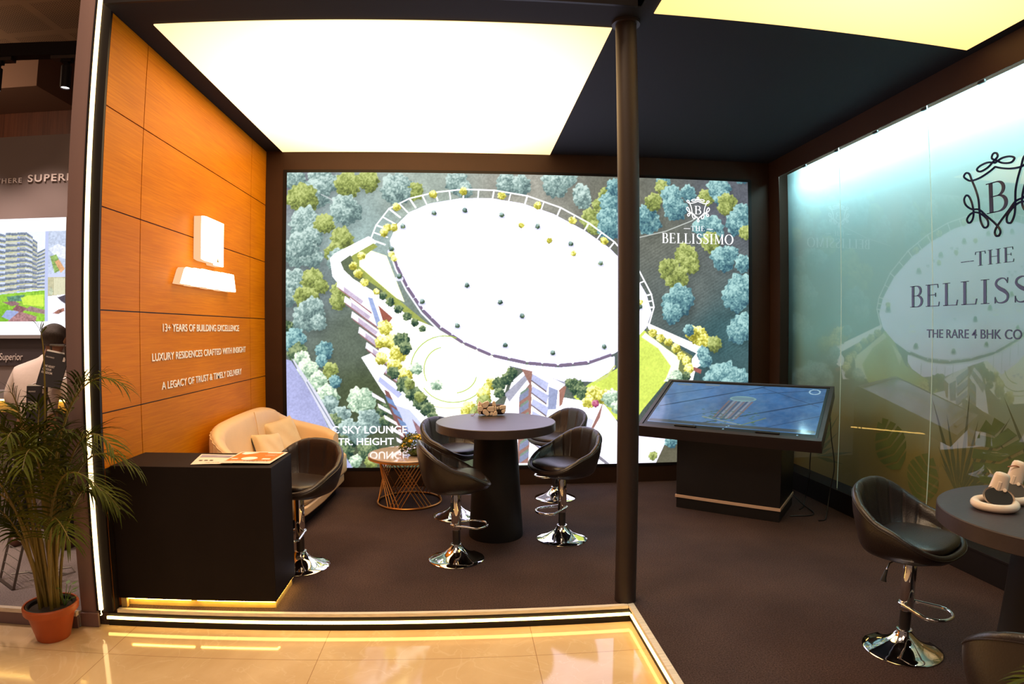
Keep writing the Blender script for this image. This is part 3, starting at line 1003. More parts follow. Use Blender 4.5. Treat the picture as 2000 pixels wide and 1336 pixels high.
 ('deck','2236,2829 2170,2310 2308,1790 2574,1353 3001,1051 3645,862 4293,850 4944,1007 5602,1344 6265,1888 6823,2495 7331,3285 7637,4081 7752,4707 7639,5242 7333,5743 6937,6133 6377,6447 5711,6532 5054,6419 4293,6155 3701,5733 3218,5249 2738,4468 2418,3606'),
 ('deck','3110,5387 3700,5872 4293,6259 5054,6526 5711,6621 6377,6554 6937,6240 6939,6668 6490,7105 5822,7096 5163,6737 4564,6504 4076,7077 3592,6636 3196,6114'),
]
ART_STROKES=[
 ((2.0, 2.0, 2.1),2.2,'1766,2278 1881,1794 2146,1233 2572,881 3106,664 3698,548 4347,566 5054,739 5768,1123 6377,1636 6935,2278 7444,3156 7752,4081 7811,4528 7707,5101'),
 ((2.0, 2.0, 2.1),2.6,'1766,2278 2064,2451'),
 ((2.0, 2.0, 2.1),2.6,'1881,1794 2170,1963'),
 ((2.0, 2.0, 2.1),2.6,'2146,1233 2382,1529'),
 ((2.0, 2.0, 2.1),2.6,'2572,881 2702,1193'),
 ((2.0, 2.0, 2.1),2.6,'3106,664 3161,944'),
 ((2.0, 2.0, 2.1),2.6,'3698,548 3700,828'),
 ((2.0, 2.0, 2.1),2.6,'4347,566 4314,850'),
 ((2.0, 2.0, 2.1),2.6,'5054,739 4999,1023'),
 ((2.0, 2.0, 2.1),2.6,'5768,1123 5690,1410'),
 ((2.0, 2.0, 2.1),2.6,'6377,1636 6265,1926'),
 ((2.0, 2.0, 2.1),2.6,'6935,2278 6800,2549'),
 ((2.0, 2.0, 2.1),2.6,'7444,3156 7251,3376'),
 ((2.0, 2.0, 2.1),2.6,'7752,4081 7500,4172'),
 ((2.0, 2.0, 2.1),2.6,'7811,4528 7524,4566'),
 ((2.0, 2.0, 2.1),2.0,'1822,2036 2117,2206'),
 ((2.0, 2.0, 2.1),2.0,'2014,1514 2275,1746'),
 ((2.0, 2.0, 2.1),2.0,'2359,1057 2542,1362'),
 ((2.0, 2.0, 2.1),2.0,'2839,774 2931,1070'),
 ((2.0, 2.0, 2.1),2.0,'3403,604 3430,884'),
 ((2.0, 2.0, 2.1),2.0,'4021,557 4006,837'),
 ((2.0, 2.0, 2.1),2.0,'4699,654 4656,938'),
 ((2.0, 2.0, 2.1),2.0,'5409,931 5344,1218'),
 ((2.0, 2.0, 2.1),2.0,'6070,1381 5977,1668'),
 ((2.0, 2.0, 2.1),2.0,'6656,1957 6531,2237'),
 ((2.0, 2.0, 2.1),2.0,'7188,2719 7024,2961'),
 ((2.0, 2.0, 2.1),2.0,'7598,3619 7376,3773'),
 ((2.0, 2.0, 2.1),2.0,'7781,4305 7512,4371'),
 ((0.24, 0.18, 0.28),7.5,'2213,2700 2248,2876'),
 ((0.24, 0.18, 0.28),7.5,'2263,2942 2302,3134'),
 ((0.24, 0.18, 0.28),7.5,'2328,3232 2400,3464'),
 ((0.24, 0.18, 0.28),7.5,'2429,3556 2507,3811'),
 ((0.24, 0.18, 0.28),7.5,'2550,3927 2660,4191'),
 ((0.24, 0.18, 0.28),7.5,'2700,4292 2820,4581'),
 ((0.24, 0.18, 0.28),7.5,'2874,4692 3001,4896'),
 ((0.24, 0.18, 0.28),7.5,'3050,4975 3188,5198'),
 ((0.24, 0.18, 0.28),7.5,'3257,5289 3420,5466'),
 ((0.24, 0.18, 0.28),7.5,'3483,5535 3662,5727'),
 ((0.24, 0.18, 0.28),7.5,'3748,5802 3949,5944'),
 ((0.24, 0.18, 0.28),7.5,'4025,6001 4246,6155'),
 ((0.24, 0.18, 0.28),7.5,'4353,6211 4611,6300'),
 ((0.24, 0.18, 0.28),7.5,'4710,6334 4993,6435'),
 ((0.24, 0.18, 0.28),7.5,'5106,6463 5329,6495'),
 ((0.24, 0.18, 0.28),7.5,'5415,6507 5659,6542'),
 ((0.24, 0.18, 0.28),7.5,'5764,6542 5990,6507'),
 ((0.24, 0.18, 0.28),7.5,'6076,6495 6324,6457'),
 ((0.24, 0.18, 0.28),7.5,'6418,6425 6587,6331'),
 ((0.24, 0.18, 0.28),7.5,'6654,6293 6841,6189'),
 ((1.6, 1.6, 1.9),2.5,'2181,2760 2289,3279 2503,3968 2823,4745 3196,5352 3678,5872 4271,6293 5032,6561 5690,6655 6355,6554 6859,6274'),
 ((0.9, 0.9, 1.2),1.2,'2267,2571 2375,3090 2589,3779 2909,4556 3282,5160 3766,5683 4357,6101 5118,6369 5778,6460 6443,6359 6948,6079'),
 ((0.62, 0.6, 0.7),1.5,'3272,5507 3282,5994'),
 ((0.62, 0.6, 0.7),1.5,'3540,5802 3549,6325'),
 ((0.62, 0.6, 0.7),1.5,'3807,6029 3819,6728'),
 ((0.62, 0.6, 0.7),1.5,'4076,6186 4088,6919'),
 ((0.62, 0.6, 0.7),1.5,'4347,6347 4357,6869'),
 ((0.62, 0.6, 0.7),1.5,'4726,6558 4738,6910'),
 ((0.62, 0.6, 0.7),1.5,'5602,6690 5614,7130'),
 ((0.62, 0.6, 0.7),1.5,'5844,6728 5856,7256'),
 ((0.62, 0.6, 0.7),1.5,'6100,6728 6111,7225'),
 ((0.62, 0.6, 0.7),1.5,'6544,6573 6558,7036'),
 ((0.45, 0.62, 0.1),2.6,'2605,6866 2595,6665 2607,6466 2638,6274 2691,6095 2763,5931 2849,5793 2950,5677 3061,5595 3180,5541 3303,5525 3426,5541 3545,5595'),
 ((0.5, 0.66, 0.12),2.6,'2929,7048 2898,6929 2880,6800 2874,6668 2880,6536 2900,6407 2931,6287 2974,6177 3028,6082 3089,6007 3157,5953 3229,5919'),
 ((0.45, 0.62, 0.1),2.6,'4152,7149 4100,7303 4027,7445 3940,7565 3838,7659 3725,7731 3606,7775 3481,7788 3358,7772 3239,7725 3128,7653 3026,7555 2940,7432 2870,7294'),
 ((0.5, 0.66, 0.12),2.6,'3971,6929 3949,7042 3912,7146 3863,7240 3801,7322 3731,7385 3653,7435 3569,7464'),
 ((1.1, 1.15, 0.5),2.6,'4121,7734 3967,7841 3797,7917 3614,7964 3428,7980 3241,7961 3060,7911 2892,7829 2738,7719 2607,7583'),
 ((0.75, 0.8, 0.75),1.6,'7389,2140 8078,1863 8665,1476 8808,1325'),
 ((0.8, 0.85, 0.85),1.3,'730,752 989,960'),
 ((0.15, 0.2, 0.3),1.8,'431,7074 956,8534 1114,8795'),
 ((0.75, 0.8, 0.3),4,'6546,7105 6771,6932 6939,6576'),
]
ART_DOTS='''pot,3086,1381,78 pot,3733,1283,78 pot,4509,1424,78 pot,2437,1841,78 pot,2203,2621,78 pot,2365,3537,78 pot,2844,4383,78 pot,3778,3822,78 pot,4478,4393,78 pot,3573,5195,78 pot,4944,4862,78 pot,5602,6126,78 pot,4585,5859,78 pot,6712,5919,78 pot,5272,1794,78 pot,5986,2376,78 pot,6632,3033,78 pot,7500,4531,78 bloom,2306,1180,100 bloom,2117,1879,100 bloom,3065,733,100 bloom,3698,617,100 bloom,4509,755,100 bloom,5272,1070,100 bloom,6021,1561,100 bloom,6710,2250,100 bloom,2043,2052,100 bloom,2256,1875,100 bloom,4923,1750,78 bloom,5524,2262,78 bloom,6041,2690,78 bloom,2203,2778,78 bloom,7500,4352,78 bloom,2258,2917,78 fbloom,3540,4380,89 fbloom,4293,4553,89 fbloom,4944,4113,89 fbloom,5711,5422,89 fbloom,6823,5245,89 fbloom,4564,5422,89 fbloom,5820,3489,89 chair,3058,2234,56 chair,3196,2231,56 chair,3251,2684,56 chair,3432,2681,56 chair,3346,2823,56 chair,3647,2904,56 chair,3861,2920,56 chair,3766,3043,56 chair,3058,3345,56 chair,3241,3342,56 chair,3177,3568,56 chair,3091,3518,56 chair,3272,3549,56 chair,5491,2086,56 chair,5657,2083,56 chair,6209,2599,56 chair,6375,2807,56 chair,5578,4843,56 chair,3003,6287,56 chair,3110,6375,56 chair,2980,6495,56 chair,3538,7074,56 chair,3666,7127,56 chair,3430,7193,56'''
ART_BACK=114


# ------------------------------------------------------------------ the picture shown on the video wall
def vnoise(h, w, cell, octaves=1, seed=0):
    r = np.random.default_rng(seed)
    out = np.zeros((h, w))
    amp, tot = 1.0, 0.0
    for o in range(octaves):
        c = max(cell / 2 ** o, 1.0)
        gh, gw = int(h / c) + 3, int(w / c) + 3
        g = r.random((gh, gw))
        y, x = np.arange(h) / c, np.arange(w) / c
        yi, xi = y.astype(int), x.astype(int)
        fy, fx = (y - yi)[:, None], (x - xi)[None, :]
        fy, fx = fy * fy * (3 - 2 * fy), fx * fx * (3 - 2 * fx)
        a = g[yi][:, xi] * (1 - fx) + g[yi][:, xi + 1] * fx
        b = g[yi + 1][:, xi] * (1 - fx) + g[yi + 1][:, xi + 1] * fx
        out += amp * (a * (1 - fy) + b * fy)
        tot += amp
        amp *= 0.6
    return out / tot


def decode(s):
    return [tuple(float(q) / 1e4 for q in p.split(',')) for p in s.split()]


def paint_wall(W=1640, H=1016):
    K = W / 900.0
    ctrl = [(0.0, 0.0, (.24, .25, .29)), (0.15, 0.2, (.42, .56, .54)), (0.28, 0.1, (.46, .54, .47)), (0.05, 0.4, (.20, .25, .26)), (0.14, 0.55, (.16, .20, .15)), (0.16, 0.75, (.085, .11, .05)), (0.5, 0.05, (.42, .41, .35)), (0.7, 0.08, (.19, .19, .15)), (0.8, 0.2, (.17, .18, .15)), (0.95, 0.1, (.13, .14, .17)), (0.85, 0.4, (.14, .165, .155)), (0.93, 0.55, (.06, .14, .155)), (0.92, 0.75, (.05, .11, .12)), (0.3, 0.95, (.12, .14, .08)), (0.85, 0.95, (.10, .10, .08))]  # ground near the deck painted paler, in place of the glow around it
    yy, xx = np.mgrid[0:H, 0:W]
    X, Y = xx / (W - 1), yy / (H - 1)
    acc, tw = np.zeros((H, W, 3)), np.zeros((H, W))
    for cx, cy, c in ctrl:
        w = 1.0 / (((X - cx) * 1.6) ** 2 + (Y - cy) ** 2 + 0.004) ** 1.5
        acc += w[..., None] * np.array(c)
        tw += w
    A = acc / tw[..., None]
    n1, n2, n3 = vnoise(H, W, 36 * K, 5, 1), vnoise(H, W, 2.6 * K, 2, 2), vnoise(H, W, 9 * K, 3, 3)
    A *= (0.72 + 0.56 * n1)[..., None] * (0.75 + 0.5 * n2)[..., None]
    furrow = 0.5 + 0.5 * np.sin((X * W * 0.55 + Y * H * 0.9) * 1.1 / K)
    A *= np.where((X > 0.72) & (Y > 0.2) & (Y < 0.62), 0.9 + 0.2 * furrow, 1.0)[..., None]
    AS = 5.125 / 3.178

    def mask_poly(P):
        px, py = np.array([p[0] for p in P]) * (W - 1), np.array([p[1] for p in P]) * (H - 1)
        x0, x1 = int(max(px.min() - 1, 0)), int(min(px.max() + 2, W))
        y0, y1 = int(max(py.min() - 1, 0)), int(min(py.max() + 2, H))
        if x1 <= x0 or y1 <= y0:
            return None
        gx, gy = np.meshgrid(np.arange(x0, x1), np.arange(y0, y1))
        inside = np.zeros(gx.shape, bool)
        j = len(px) - 1
        for i in range(len(px)):
            c = ((py[i] > gy) != (py[j] > gy))
            with np.errstate(divide='ignore', invalid='ignore'):
                xi = (px[j] - px[i]) * (gy - py[i]) / (py[j] - py[i] + 1e-12) + px[i]
            inside ^= c & (gx < xi)
            j = i
        return (slice(y0, y1), slice(x0, x1)), inside
    PAL = {
        't': ((.12, .19, .19), (.30, .44, .41), (.72, .90, .84)),
        'g': ((.05, .13, .18), (.17, .36, .39), (.50, .80, .78)),
        'y': ((.12, .15, .05), (.33, .40, .11), (.66, .74, .27)),
        'l': ((.16, .28, .18), (.52, .72, .52), (1.2, 1.3, 1.05)),
        's': ((.28, .26, .03), (.80, .75, .12), (1.6, 1.6, .7)),
        'd': ((.02, .05, .04), (.10, .17, .09), (.42, .52, .26)),
        'p': ((.25, .03, .1), (.6, .12, .25), (.9, .4, .5)),
    }

    def tree(k, cx, cy, r, seed):
        R = r * (W - 1) * 0.90
        px, py = cx * (W - 1), cy * (H - 1)
        x0, x1 = int(max(px - 1.35 * R, 0)), int(min(px + 1.35 * R + 1, W))
        y0, y1 = int(max(py - 1.35 * R, 0)), int(min(py + 1.35 * R + 1, H))
        if x1 <= x0 or y1 <= y0:
            return
        gx, gy = np.meshgrid(np.arange(x0, x1), np.arange(y0, y1))
        dx, dy = (gx - px) / R, (gy - py) / R
        a = np.arctan2(dy, dx)
        rr = np.random.default_rng(seed)
        edge = 1.0 + sum(0.045 * np.sin(m * a + rr.random() * 6.28) for m in (2, 3, 5, 7, 11, 15))
        d = np.hypot(dx, dy) / edge
        S = (slice(y0, y1), slice(x0, x1))
        # soft dark ground under the crown
        e = np.hypot(dx - 0.25, dy - 0.35)
        A[S] *= np.where(e < 1.15, 0.62 + 0.33 * np.clip(e, 0, 1.15) / 1.15, 1.0)[..., None]
        m = d < 1.0
        lit = 0.50 - 0.38 * (dx * 0.4 + dy) + 0.95 * (n3[S] - 0.5) + 1.05 * (n2[S] - 0.5)
        lit = np.clip(lit, 0, 1)[..., None]
        c0, c1, c2 = (np.array(c) for c in PAL[k])
        col = np.where(lit < 0.5, c0 + (c1 - c0) * lit * 2, c1 + (c2 - c1) * (lit * 2 - 1))
        A[S] = np.where(m[..., None], col, A[S])

    def fill(c, P):
        q = mask_poly(P)
        if q is None:
            return
        S, m = q
        if c == 'deck':
            col = np.array([2.45, 2.35, 3.3]) * (0.9 + 0.25 * (n1[S] - 0.5))[..., None]
        else:
            k = 0.35 if max(c) < 1.0 else 0.12
            col = np.array(c) * (1 + k * (n2[S] - 0.5) + k * (n1[S] - 0.5))[..., None]
        A[S] = np.where(m[..., None], col, A[S])

    def stroke(c, w, P):
        w = w * K
        hw = w * 0.45
        for a, b in zip(P[:-1], P[1:]):
            ax, ay, bx, by = a[0] * (W - 1), a[1] * (H - 1), b[0] * (W - 1), b[1] * (H - 1)
            x0, x1 = int(max(min(ax, bx) - w - 1, 0)), int(min(max(ax, bx) + w + 2, W))
            y0, y1 = int(max(min(ay, by) - w - 1, 0)), int(min(max(ay, by) + w + 2, H))
            if x1 <= x0 or y1 <= y0:
                continue
            gx, gy = np.meshgrid(np.arange(x0, x1), np.arange(y0, y1))
            L2 = (bx - ax) ** 2 + (by - ay) ** 2 + 1e-9
            t = np.clip(((gx - ax) * (bx - ax) + (gy - ay) * (by - ay)) / L2, 0, 1)
            d = np.hypot(gx - ax - t * (bx - ax), gy - ay - t * (by - ay))
            al = np.clip(hw + 0.5 - d, 0, 1)[..., None]
            S = (slice(y0, y1), slice(x0, x1))
            A[S] = A[S] * (1 - al) + np.array(c) * al
    T = [(q.split(',')[0],) + tuple(float(z) / 1e4 for z in q.split(',')[1:]) for q in ART_TREES.split()]
    back = [t for t in T[:ART_BACK]]
    front = [t for t in T[ART_BACK:]]
    for i, t in enumerate(back):
        tree(*t, seed=100 + i)
    for c, p in ART_POLYS:
        fill(c, decode(p))
    for c, w, p in ART_STROKES:
        stroke(c, w, decode(p))
    for i, t in enumerate(front):
        tree(*t, seed=500 + i)
    for q in ART_DOTS.split():
        k, a, b, r = q.split(',')
        a, b, r = float(a) / 1e4, float(b) / 1e4, float(r) / 1e4
        if k == 'pot':
            stroke((.95, .95, 1.25), 9, [(a - .004, b + .006), (a + .004, b + .006)])
            tree('d', a, b - .002, r * 0.8, int(a * 1e4))
            tree('t', a - .001, b - .006, r * 0.55, int(b * 1e4))
        elif k == 'bloom':
            tree('s', a, b, r * 0.95, int(a * 1e4))
        elif k == 'fbloom':
            for z in range(7):
                s = (math.sin(z * 2.4) * r * .8, math.cos(z * 3.1) * r * 1.1)
                stroke((2.2, 2.1, 1.2), 2.5, [(a + s[0], b + s[1]), (a + s[0] * .8, b + s[1] + .004)])
        else:
            stroke((1.05, .98, 1.5), 4, [(a - .003, b), (a + .003, b + .001)])
            stroke((.7, .66, .95), 1.6, [(a - .004, b + .006), (a + .001, b + .007)])
    A = np.clip(A, 0.004, 4.5)      # painted at double size, then averaged
    return A.reshape(H // 2, 2, W // 2, 2, 3).mean((1, 3))


# ------------------------------------------------------------------ the setting
XR, YB, ZC = 5.62, 3.331, 3.624           # right wall face, back wall face, ceiling height
YF, XC = 0.36, 3.16                       # front edge of the left bay, side edge of the right bay

mb = MB()
mb.box(-7, 7, -9, 4.2, -0.2, -0.10)
struct(mb.build('floor', 'marble'))
mb = MB()
mb.box(-0.11, XC, YF, YB + 0.1, -0.099, 0.0)
mb.box(XC, XR + 0.3, -3.6, YB + 0.1, -0.099, 0.0)
struct(mb.build('carpet_floor', 'carpet'))

# orange veneered wall: boards with narrow dark joints over a black backing
mb = MB()
zs = [0.0, 0.599, 1.209, 1.819, 2.429, 3.039, ZC]
ys = [0.351, 0.797, 2.884, YB]
J = 0.0040
for i in range(6):
    for j in range(3):
        yb = ys[j + 1] - (J if j < 2 else 0)
        mb.box(-0.012, 0.0, ys[j] + (J if j else 0), yb, zs[i] + J, zs[i + 1] - J, 0)
mb.box(-0.055, -0.009, 0.352, YB + 0.05, 0, ZC, 1)
wl = struct(mb.build('wall_left', ['wood', 'black']))
mb = MB()
mb.box(-0.11, -0.001, 0.33, 0.352, 0.0, 4.05)
mb.box(-0.11, -0.055, 0.352, YB + 0.05, 0.0, 4.05)
mb.box(0.0002, 0.0022, 0.352, 0.402, 0.0, 0.88)  # added dark strip standing for the shade on the veneer's front end
struct(mb.build('trim_and_shade_strip', 'black'))

# back wall: black painted frame around the video wall, with a thin raised border
mb = MB()
SX0, SX1, SZ0, SZ1 = 0.23, 5.355, 0.213, 3.391
mb.box(-0.05, XR + 0.3, YB + 0.012, YB + 0.12, 0, ZC + 0.2)
mb.box(-0.05, SX0 - 0.04, YB, YB + 0.02, 0, ZC)
mb.box(SX1 + 0.04, XR + 0.02, YB, YB + 0.02, 0, ZC)
mb.box(SX0 - 0.04, SX1 + 0.04, YB, YB + 0.02, SZ1 + 0.03, ZC)
mb.box(SX0 - 0.04, SX1 + 0.04, YB, YB + 0.02, 0, SZ0 - 0.03)
struct(mb.build('wall_back', 'black_paint', bevel=0.002))

# ceiling: black, over both bays
mb = MB()
mb.box(0.0, XC, 0.26, YB + 0.1, ZC, ZC + 0.12)
mb.box(XC, XR + 0.3, -3.6, YB + 0.1, ZC, ZC + 0.12)
struct(mb.build('ceiling', 'ceiling_black'))
mb = MB()
mb.box(0.0, XC, 0.24, 0.26, ZC, ZC + 0.42)
mb.box(XC, XC + 0.02, -3.6, 0.24, ZC, ZC + 0.42)
struct(mb.build('trim_2', 'black'))

# right wall: header, plinth, end pilaster in black; printed wall lit from a slot above, behind glass
mb = MB()
mb.box(XR, XR + 0.255, -3.6, YB - 0.001, 0.0005, 0.185)
mb.box(XR - 0.004, XR + 0.008, -3.6, YB - 0.001, 0.176, 0.194)
struct(mb.build('baseboard_right', 'black', bevel=0.002))
mb = MB()
mb.box(XR, XR + 0.008, -3.6, YB - 0.001, 3.414, ZC - 0.001)
struct(mb.build('trim_6', 'black_paint', bevel=0.002))
mb = MB()
mb.box(XR, XR + 0.008, 3.108, YB - 0.001, 0.1855, 3.4135)
struct(mb.build('trim_7', 'black_paint', bevel=0.002))
mb = MB()
mb.box(XR + 0.26, XR + 0.34, -3.6, YB, 0.0005, ZC - 0.001)
struct(mb.build('wall_right', 'black_paint'))

# printed backdrop on the right wall
def print_mat():
    m, nt, out = nmat('printed_backdrop')
    tc = N(nt, 'ShaderNodeTexCoord')
    sp = N(nt, 'ShaderNodeSeparateXYZ')
    nt.links.new(tc.outputs['Object'], sp.inputs[0])
    mr = N(nt, 'ShaderNodeMapRange')
    mr.inputs[1].default_value = 0.2
    mr.inputs[2].default_value = 3.3
    nt.links.new(sp.outputs[2], mr.inputs[0])
    n = N(nt, 'ShaderNodeTexNoise', Scale=1.1, Detail=3.0)
    nt.links.new(tc.outputs['Object'], n.inputs['Vector'])
    ad = N(nt, 'ShaderNodeMath', operation='MULTIPLY_ADD')
    ad.inputs[1].default_value = 0.22
    nt.links.new(n.outputs[0], ad.inputs[0])
    nt.links.new(mr.outputs[0], ad.inputs[2])
    r = N(nt, 'ShaderNodeValToRGB')
    e = r.color_ramp.elements
    e[0].position = 0.08
    e[0].color = (0.20, 0.135, 0.06, 1)
    e[1].position = 1.0
    e[1].color = (0.60, 0.79, 0.84, 1)
    for p, c in ((0.30, (0.25, 0.18, 0.06, 1)), (0.45, (0.28, 0.36, 0.31, 1)), (0.60, (0.36, 0.68, 0.76, 1)), (0.85, (0.42, 0.68, 0.74, 1))):
        q = e.new(p)
        q.color = c
    nt.links.new(ad.outputs[0], r.inputs[0])
    b = N(nt, 'ShaderNodeBsdfPrincipled', Roughness=0.75)
    nt.links.new(r.outputs[0], b.inputs['Base Color'])
    nt.links.new(b.outputs[0], out.inputs[0])
    return m


M['print'] = print_mat()
M['print_leaf'] = pbr('printed_leaf_green', (0.16, 0.165, 0.045), 0.75, col2=(0.11, 0.13, 0.04), vscale=4)
M['print_leaf_dark'] = pbr('printed_leaf_dark', (0.135, 0.12, 0.045), 0.75, col2=(0.095, 0.10, 0.045), vscale=3)
PX = XR + 0.235
t = thing('printed_backdrop', 'teal to olive printed backdrop with jungle leaves behind the right glass wall', 'backdrop', (PX, 0, 0))
mb = MB()
mb.box(0, 0.02, -3.5, YB - 0.002, 0.186, 3.50)
mb.build('print_board', 'print', t)


def leaf_frame(y, z, ang):
    # local x along the leaf, in the plane of the board, facing the room
    c, s = math.cos(ang), math.sin(ang)
    return frame_mat((-0.002, y, z), (0, -c, s), (0, s, c))


mb = MB()
# split monstera leaves and palm fans printed along the foot of the board
for y, z, L, ang in ((1.42, 0.50, 0.46, 2.2), (1.22, 0.30, 0.40, 1.2), (0.30, 0.52, 0.55, 1.9), (-0.25, 0.6, 0.6, 1.4), (2.55, 0.55, 0.40, 2.0)):
    F = leaf_frame(y, z, ang)
    for s in (1, -1):
        for k in range(6):
            u0, u1 = k / 6 * L, (k + 0.82) / 6 * L
            h0 = 0.42 * L * math.sin(PI * min(0.98, 0.15 + 0.85 * k / 6)) + 0.02
            h1 = 0.42 * L * math.sin(PI * min(0.98, 0.15 + 0.85 * (k + .82) / 6)) + 0.02
            P = [(u0, 0), (u1, 0), (u1 + 0.09 * L, h1), (u0 + 0.11 * L, h0)]
            if s < 0:
                P = [(a, -b) for a, b in reversed(P)]
            mb.face([F @ Vector((a, b, 0)) for a, b in P])
mb.build('printed_leaf', 'print_leaf', t)
mb = MB()
nlf = -0.0005
for y, z, L, a0, n in ((0.75, 0.42, 0.85, 1.0, 15), (0.55, 0.25, 0.6, 1.4, 12), (-0.05, 0.5, 0.9, 1.25, 16), (2.75, 0.35, 0.7, 1.2, 12), (-0.9, 0.4, 0.9, 1.3, 14), (1.0, 0.3, 0.5, 2.2, 9), (0.35, 1.15, 0.5, 1.0, 11)):
    for k in range(n):
        ang = a0 + (k / (n - 1) - 0.5) * 2.3
        F = leaf_frame(y, z, ang)
        l = L * (0.75 + 0.25 * math.sin(k * 2.1))
        mb.face([F @ Vector(p) for p in ((0.04, 0, nlf), (0.45 * l, 0.020, nlf), (l, 0, nlf), (0.45 * l, -0.020, nlf))])
        nlf -= 0.00003
mb.build('printed_leaf', 'print_leaf_dark', t)
mb = MB()
mb.box(XR + 0.028, XR + 0.045, -3.4, 3.09, 3.436, 3.446)
tag(mb.build('led_strip', 'led_cool'), 'cool white light strip hidden in the slot above the glass wall', 'light strip')

# glass sheets with clamps
gy = [3.103, 1.995, 0.83, -0.335, -1.5, -2.66]
GL = ['glass sheet of the glass wall behind the touch kiosk, next to the black corner', 'glass sheet between the kiosk corner sheet and the one with the crest', 'glass sheet of the glass wall carrying the crest and most of the navy lettering', 'glass sheet of the glass wall next to the table with controllers, past the crest', 'glass sheet of the glass wall nearest the aisle']
for i in range(5):
    mb = MB()
    mb.box(XR + 0.010, XR + 0.016, gy[i + 1] + 0.003, gy[i] - 0.003, 0.1855, 3.425)
    g = mb.build('glass_sheet', 'glass')
    tag(g, GL[i], 'glass', 'glass sheets of the right wall')
    mb = MB()
    mb.box(XR + 0.0095, XR + 0.0165, gy[i + 1] + 0.0028, gy[i + 1] + 0.0052, 0.19, 3.425)
    mb.build('polished_edge', 'glass_edge', g)
    for yy, z0, z1, w in (((gy[i] + gy[i + 1]) / 2 + 0.05, 3.392, 3.4125, 0.03), (gy[i + 1] + 0.035, 3.392, 3.4125, 0.03), (gy[i + 1] + 0.012, 0.1945, 0.205, 0.01)):
        mb = MB()
        mb.box(XR + 0.0085, XR + 0.024, yy - w, yy + w, z0, z1)
        mb.build('glass_clamp', 'dark_steel', g)

# lettering on the glass
GF = lambda y, z: frame_mat((XR + 0.0095, y, z), (0, -1, 0), (0, 0, 1))
t = thing('glass_lettering', 'dark navy crest and name THE BELLISSIMO on the right glass wall', 'lettering', (0, 0, 0))
mb = MB()
crest(mb, GF(0.215, 2.705), 0.292, 0.241, 0.0072, 6)
mb.build('crest', 'navy', t)
mb = MB()
serif_text(mb, 'B', GF(0.305, 2.485), 0.19, 0.205, 0.004)
mb.build('monogram_lettering', 'navy', t)
mb = MB()
serif_text(mb, 'THE', GF(0.415, 2.143), 0.333, 0.098, 0.004, 0.12)
mb.build('lettering', 'navy', t)
for y in (0.546, 0.0):
    mb = MB()
    mb.box(0, 0.115, 0, 0.005, 0, 0.004, 0, GF(y, 2.180))
    mb.build('dash', 'navy', t)
mb = MB()
serif_text(mb, 'BELLISSIMO', GF(1.072, 1.880), 1.715, 0.166, 0.004, 0.10)
mb.build('lettering', 'navy', t)
mb = MB()
text(mb, 'THE RARE 4 BHK CO', GF(0.889, 1.645), 0.857, 0.062, 0.003, 0.004)
mb.build('lettering', 'navy', t)

# white edging of the platform and its light strips
mb = MB()
mb.box(0.010, XC - 0.022, YF - 0.004, YF + 0.024, -0.017, 0.006)
struct(mb.build('trim_3', 'white_wood', bevel=0.002))
mb = MB()
mb.box(XC - 0.020, XC + 0.018, -3.5, YF + 0.024, -0.012, 0.006)
struct(mb.build('trim_4', 'white_wood', bevel=0.002))
mb = MB()
mb.box(-0.05, XC - 0.004, YF - 0.006, YF + 0.01, -0.0995, -0.018)
mb.box(XC - 0.006, XC + 0.01, -3.5, YF, -0.0995, -0.013)
struct(mb.build('baseboard_front', 'black'))
mb = MB()
mb.box(-0.055, XC - 0.012, YF - 0.018, YF - 0.0065, -0.055, -0.037)
tag(mb.build('led_strip', 'led', bevel=0.003), 'warm yellow light strip along the front of the carpeted platform', 'light strip')
mb = MB()
mb.box(XC - 0.018, XC - 0.0065, -3.4, YF - 0.03, -0.055, -0.037)
tag(mb.build('led_strip', 'led', bevel=0.003), 'warm yellow light strip along the side step of the platform', 'light strip')
mb = MB()
mb.box(-0.086, -0.061, 0.316, 0.331, 0.012, 3.95)
g = mb.build('led_strip', 'led_soft', bevel=0.004)
tag(g, 'tall upright warm light strip on the black front post', 'light strip')
mb = MB()
mb.tube(crom([(-0.073, 0.322, 0.014), (-0.072, 0.318, -0.002), (-0.066, 0.315, -0.012), (-0.078, 0.318, -0.02)], 5), 0.003, 6)
mb.build('lead', 'led_soft', g)

# column
mb = MB()
mb.lathe([(0.066, 0.0), (0.066, ZC)], 48)
t = struct(mb.build('column', 'post', smooth=40))
t.location = (3.1401, 0.443, 0)
mb = MB()
mb.lathe([(0.088, ZC - 0.02), (0.088, ZC - 0.002)], 40)
mb.build('collar', 'post', t, smooth=40)

# lit ceiling films
mb = MB()
mb.box(0.176, 3.069, 0.519, YB - 0.004, ZC - 0.008, ZC - 0.001)
tag(mb.build('ceiling_light_panel', 'panel_a'), 'large glowing ceiling panel over the bar table and sofa', 'ceiling light')
mb = MB()
mb.box(3.278, 5.529, -1.05, 0.300, ZC - 0.008, ZC - 0.001)
tag(mb.build('ceiling_light_panel', 'panel_b'), 'dimmer yellowish glowing ceiling panel at the top right', 'ceiling light')

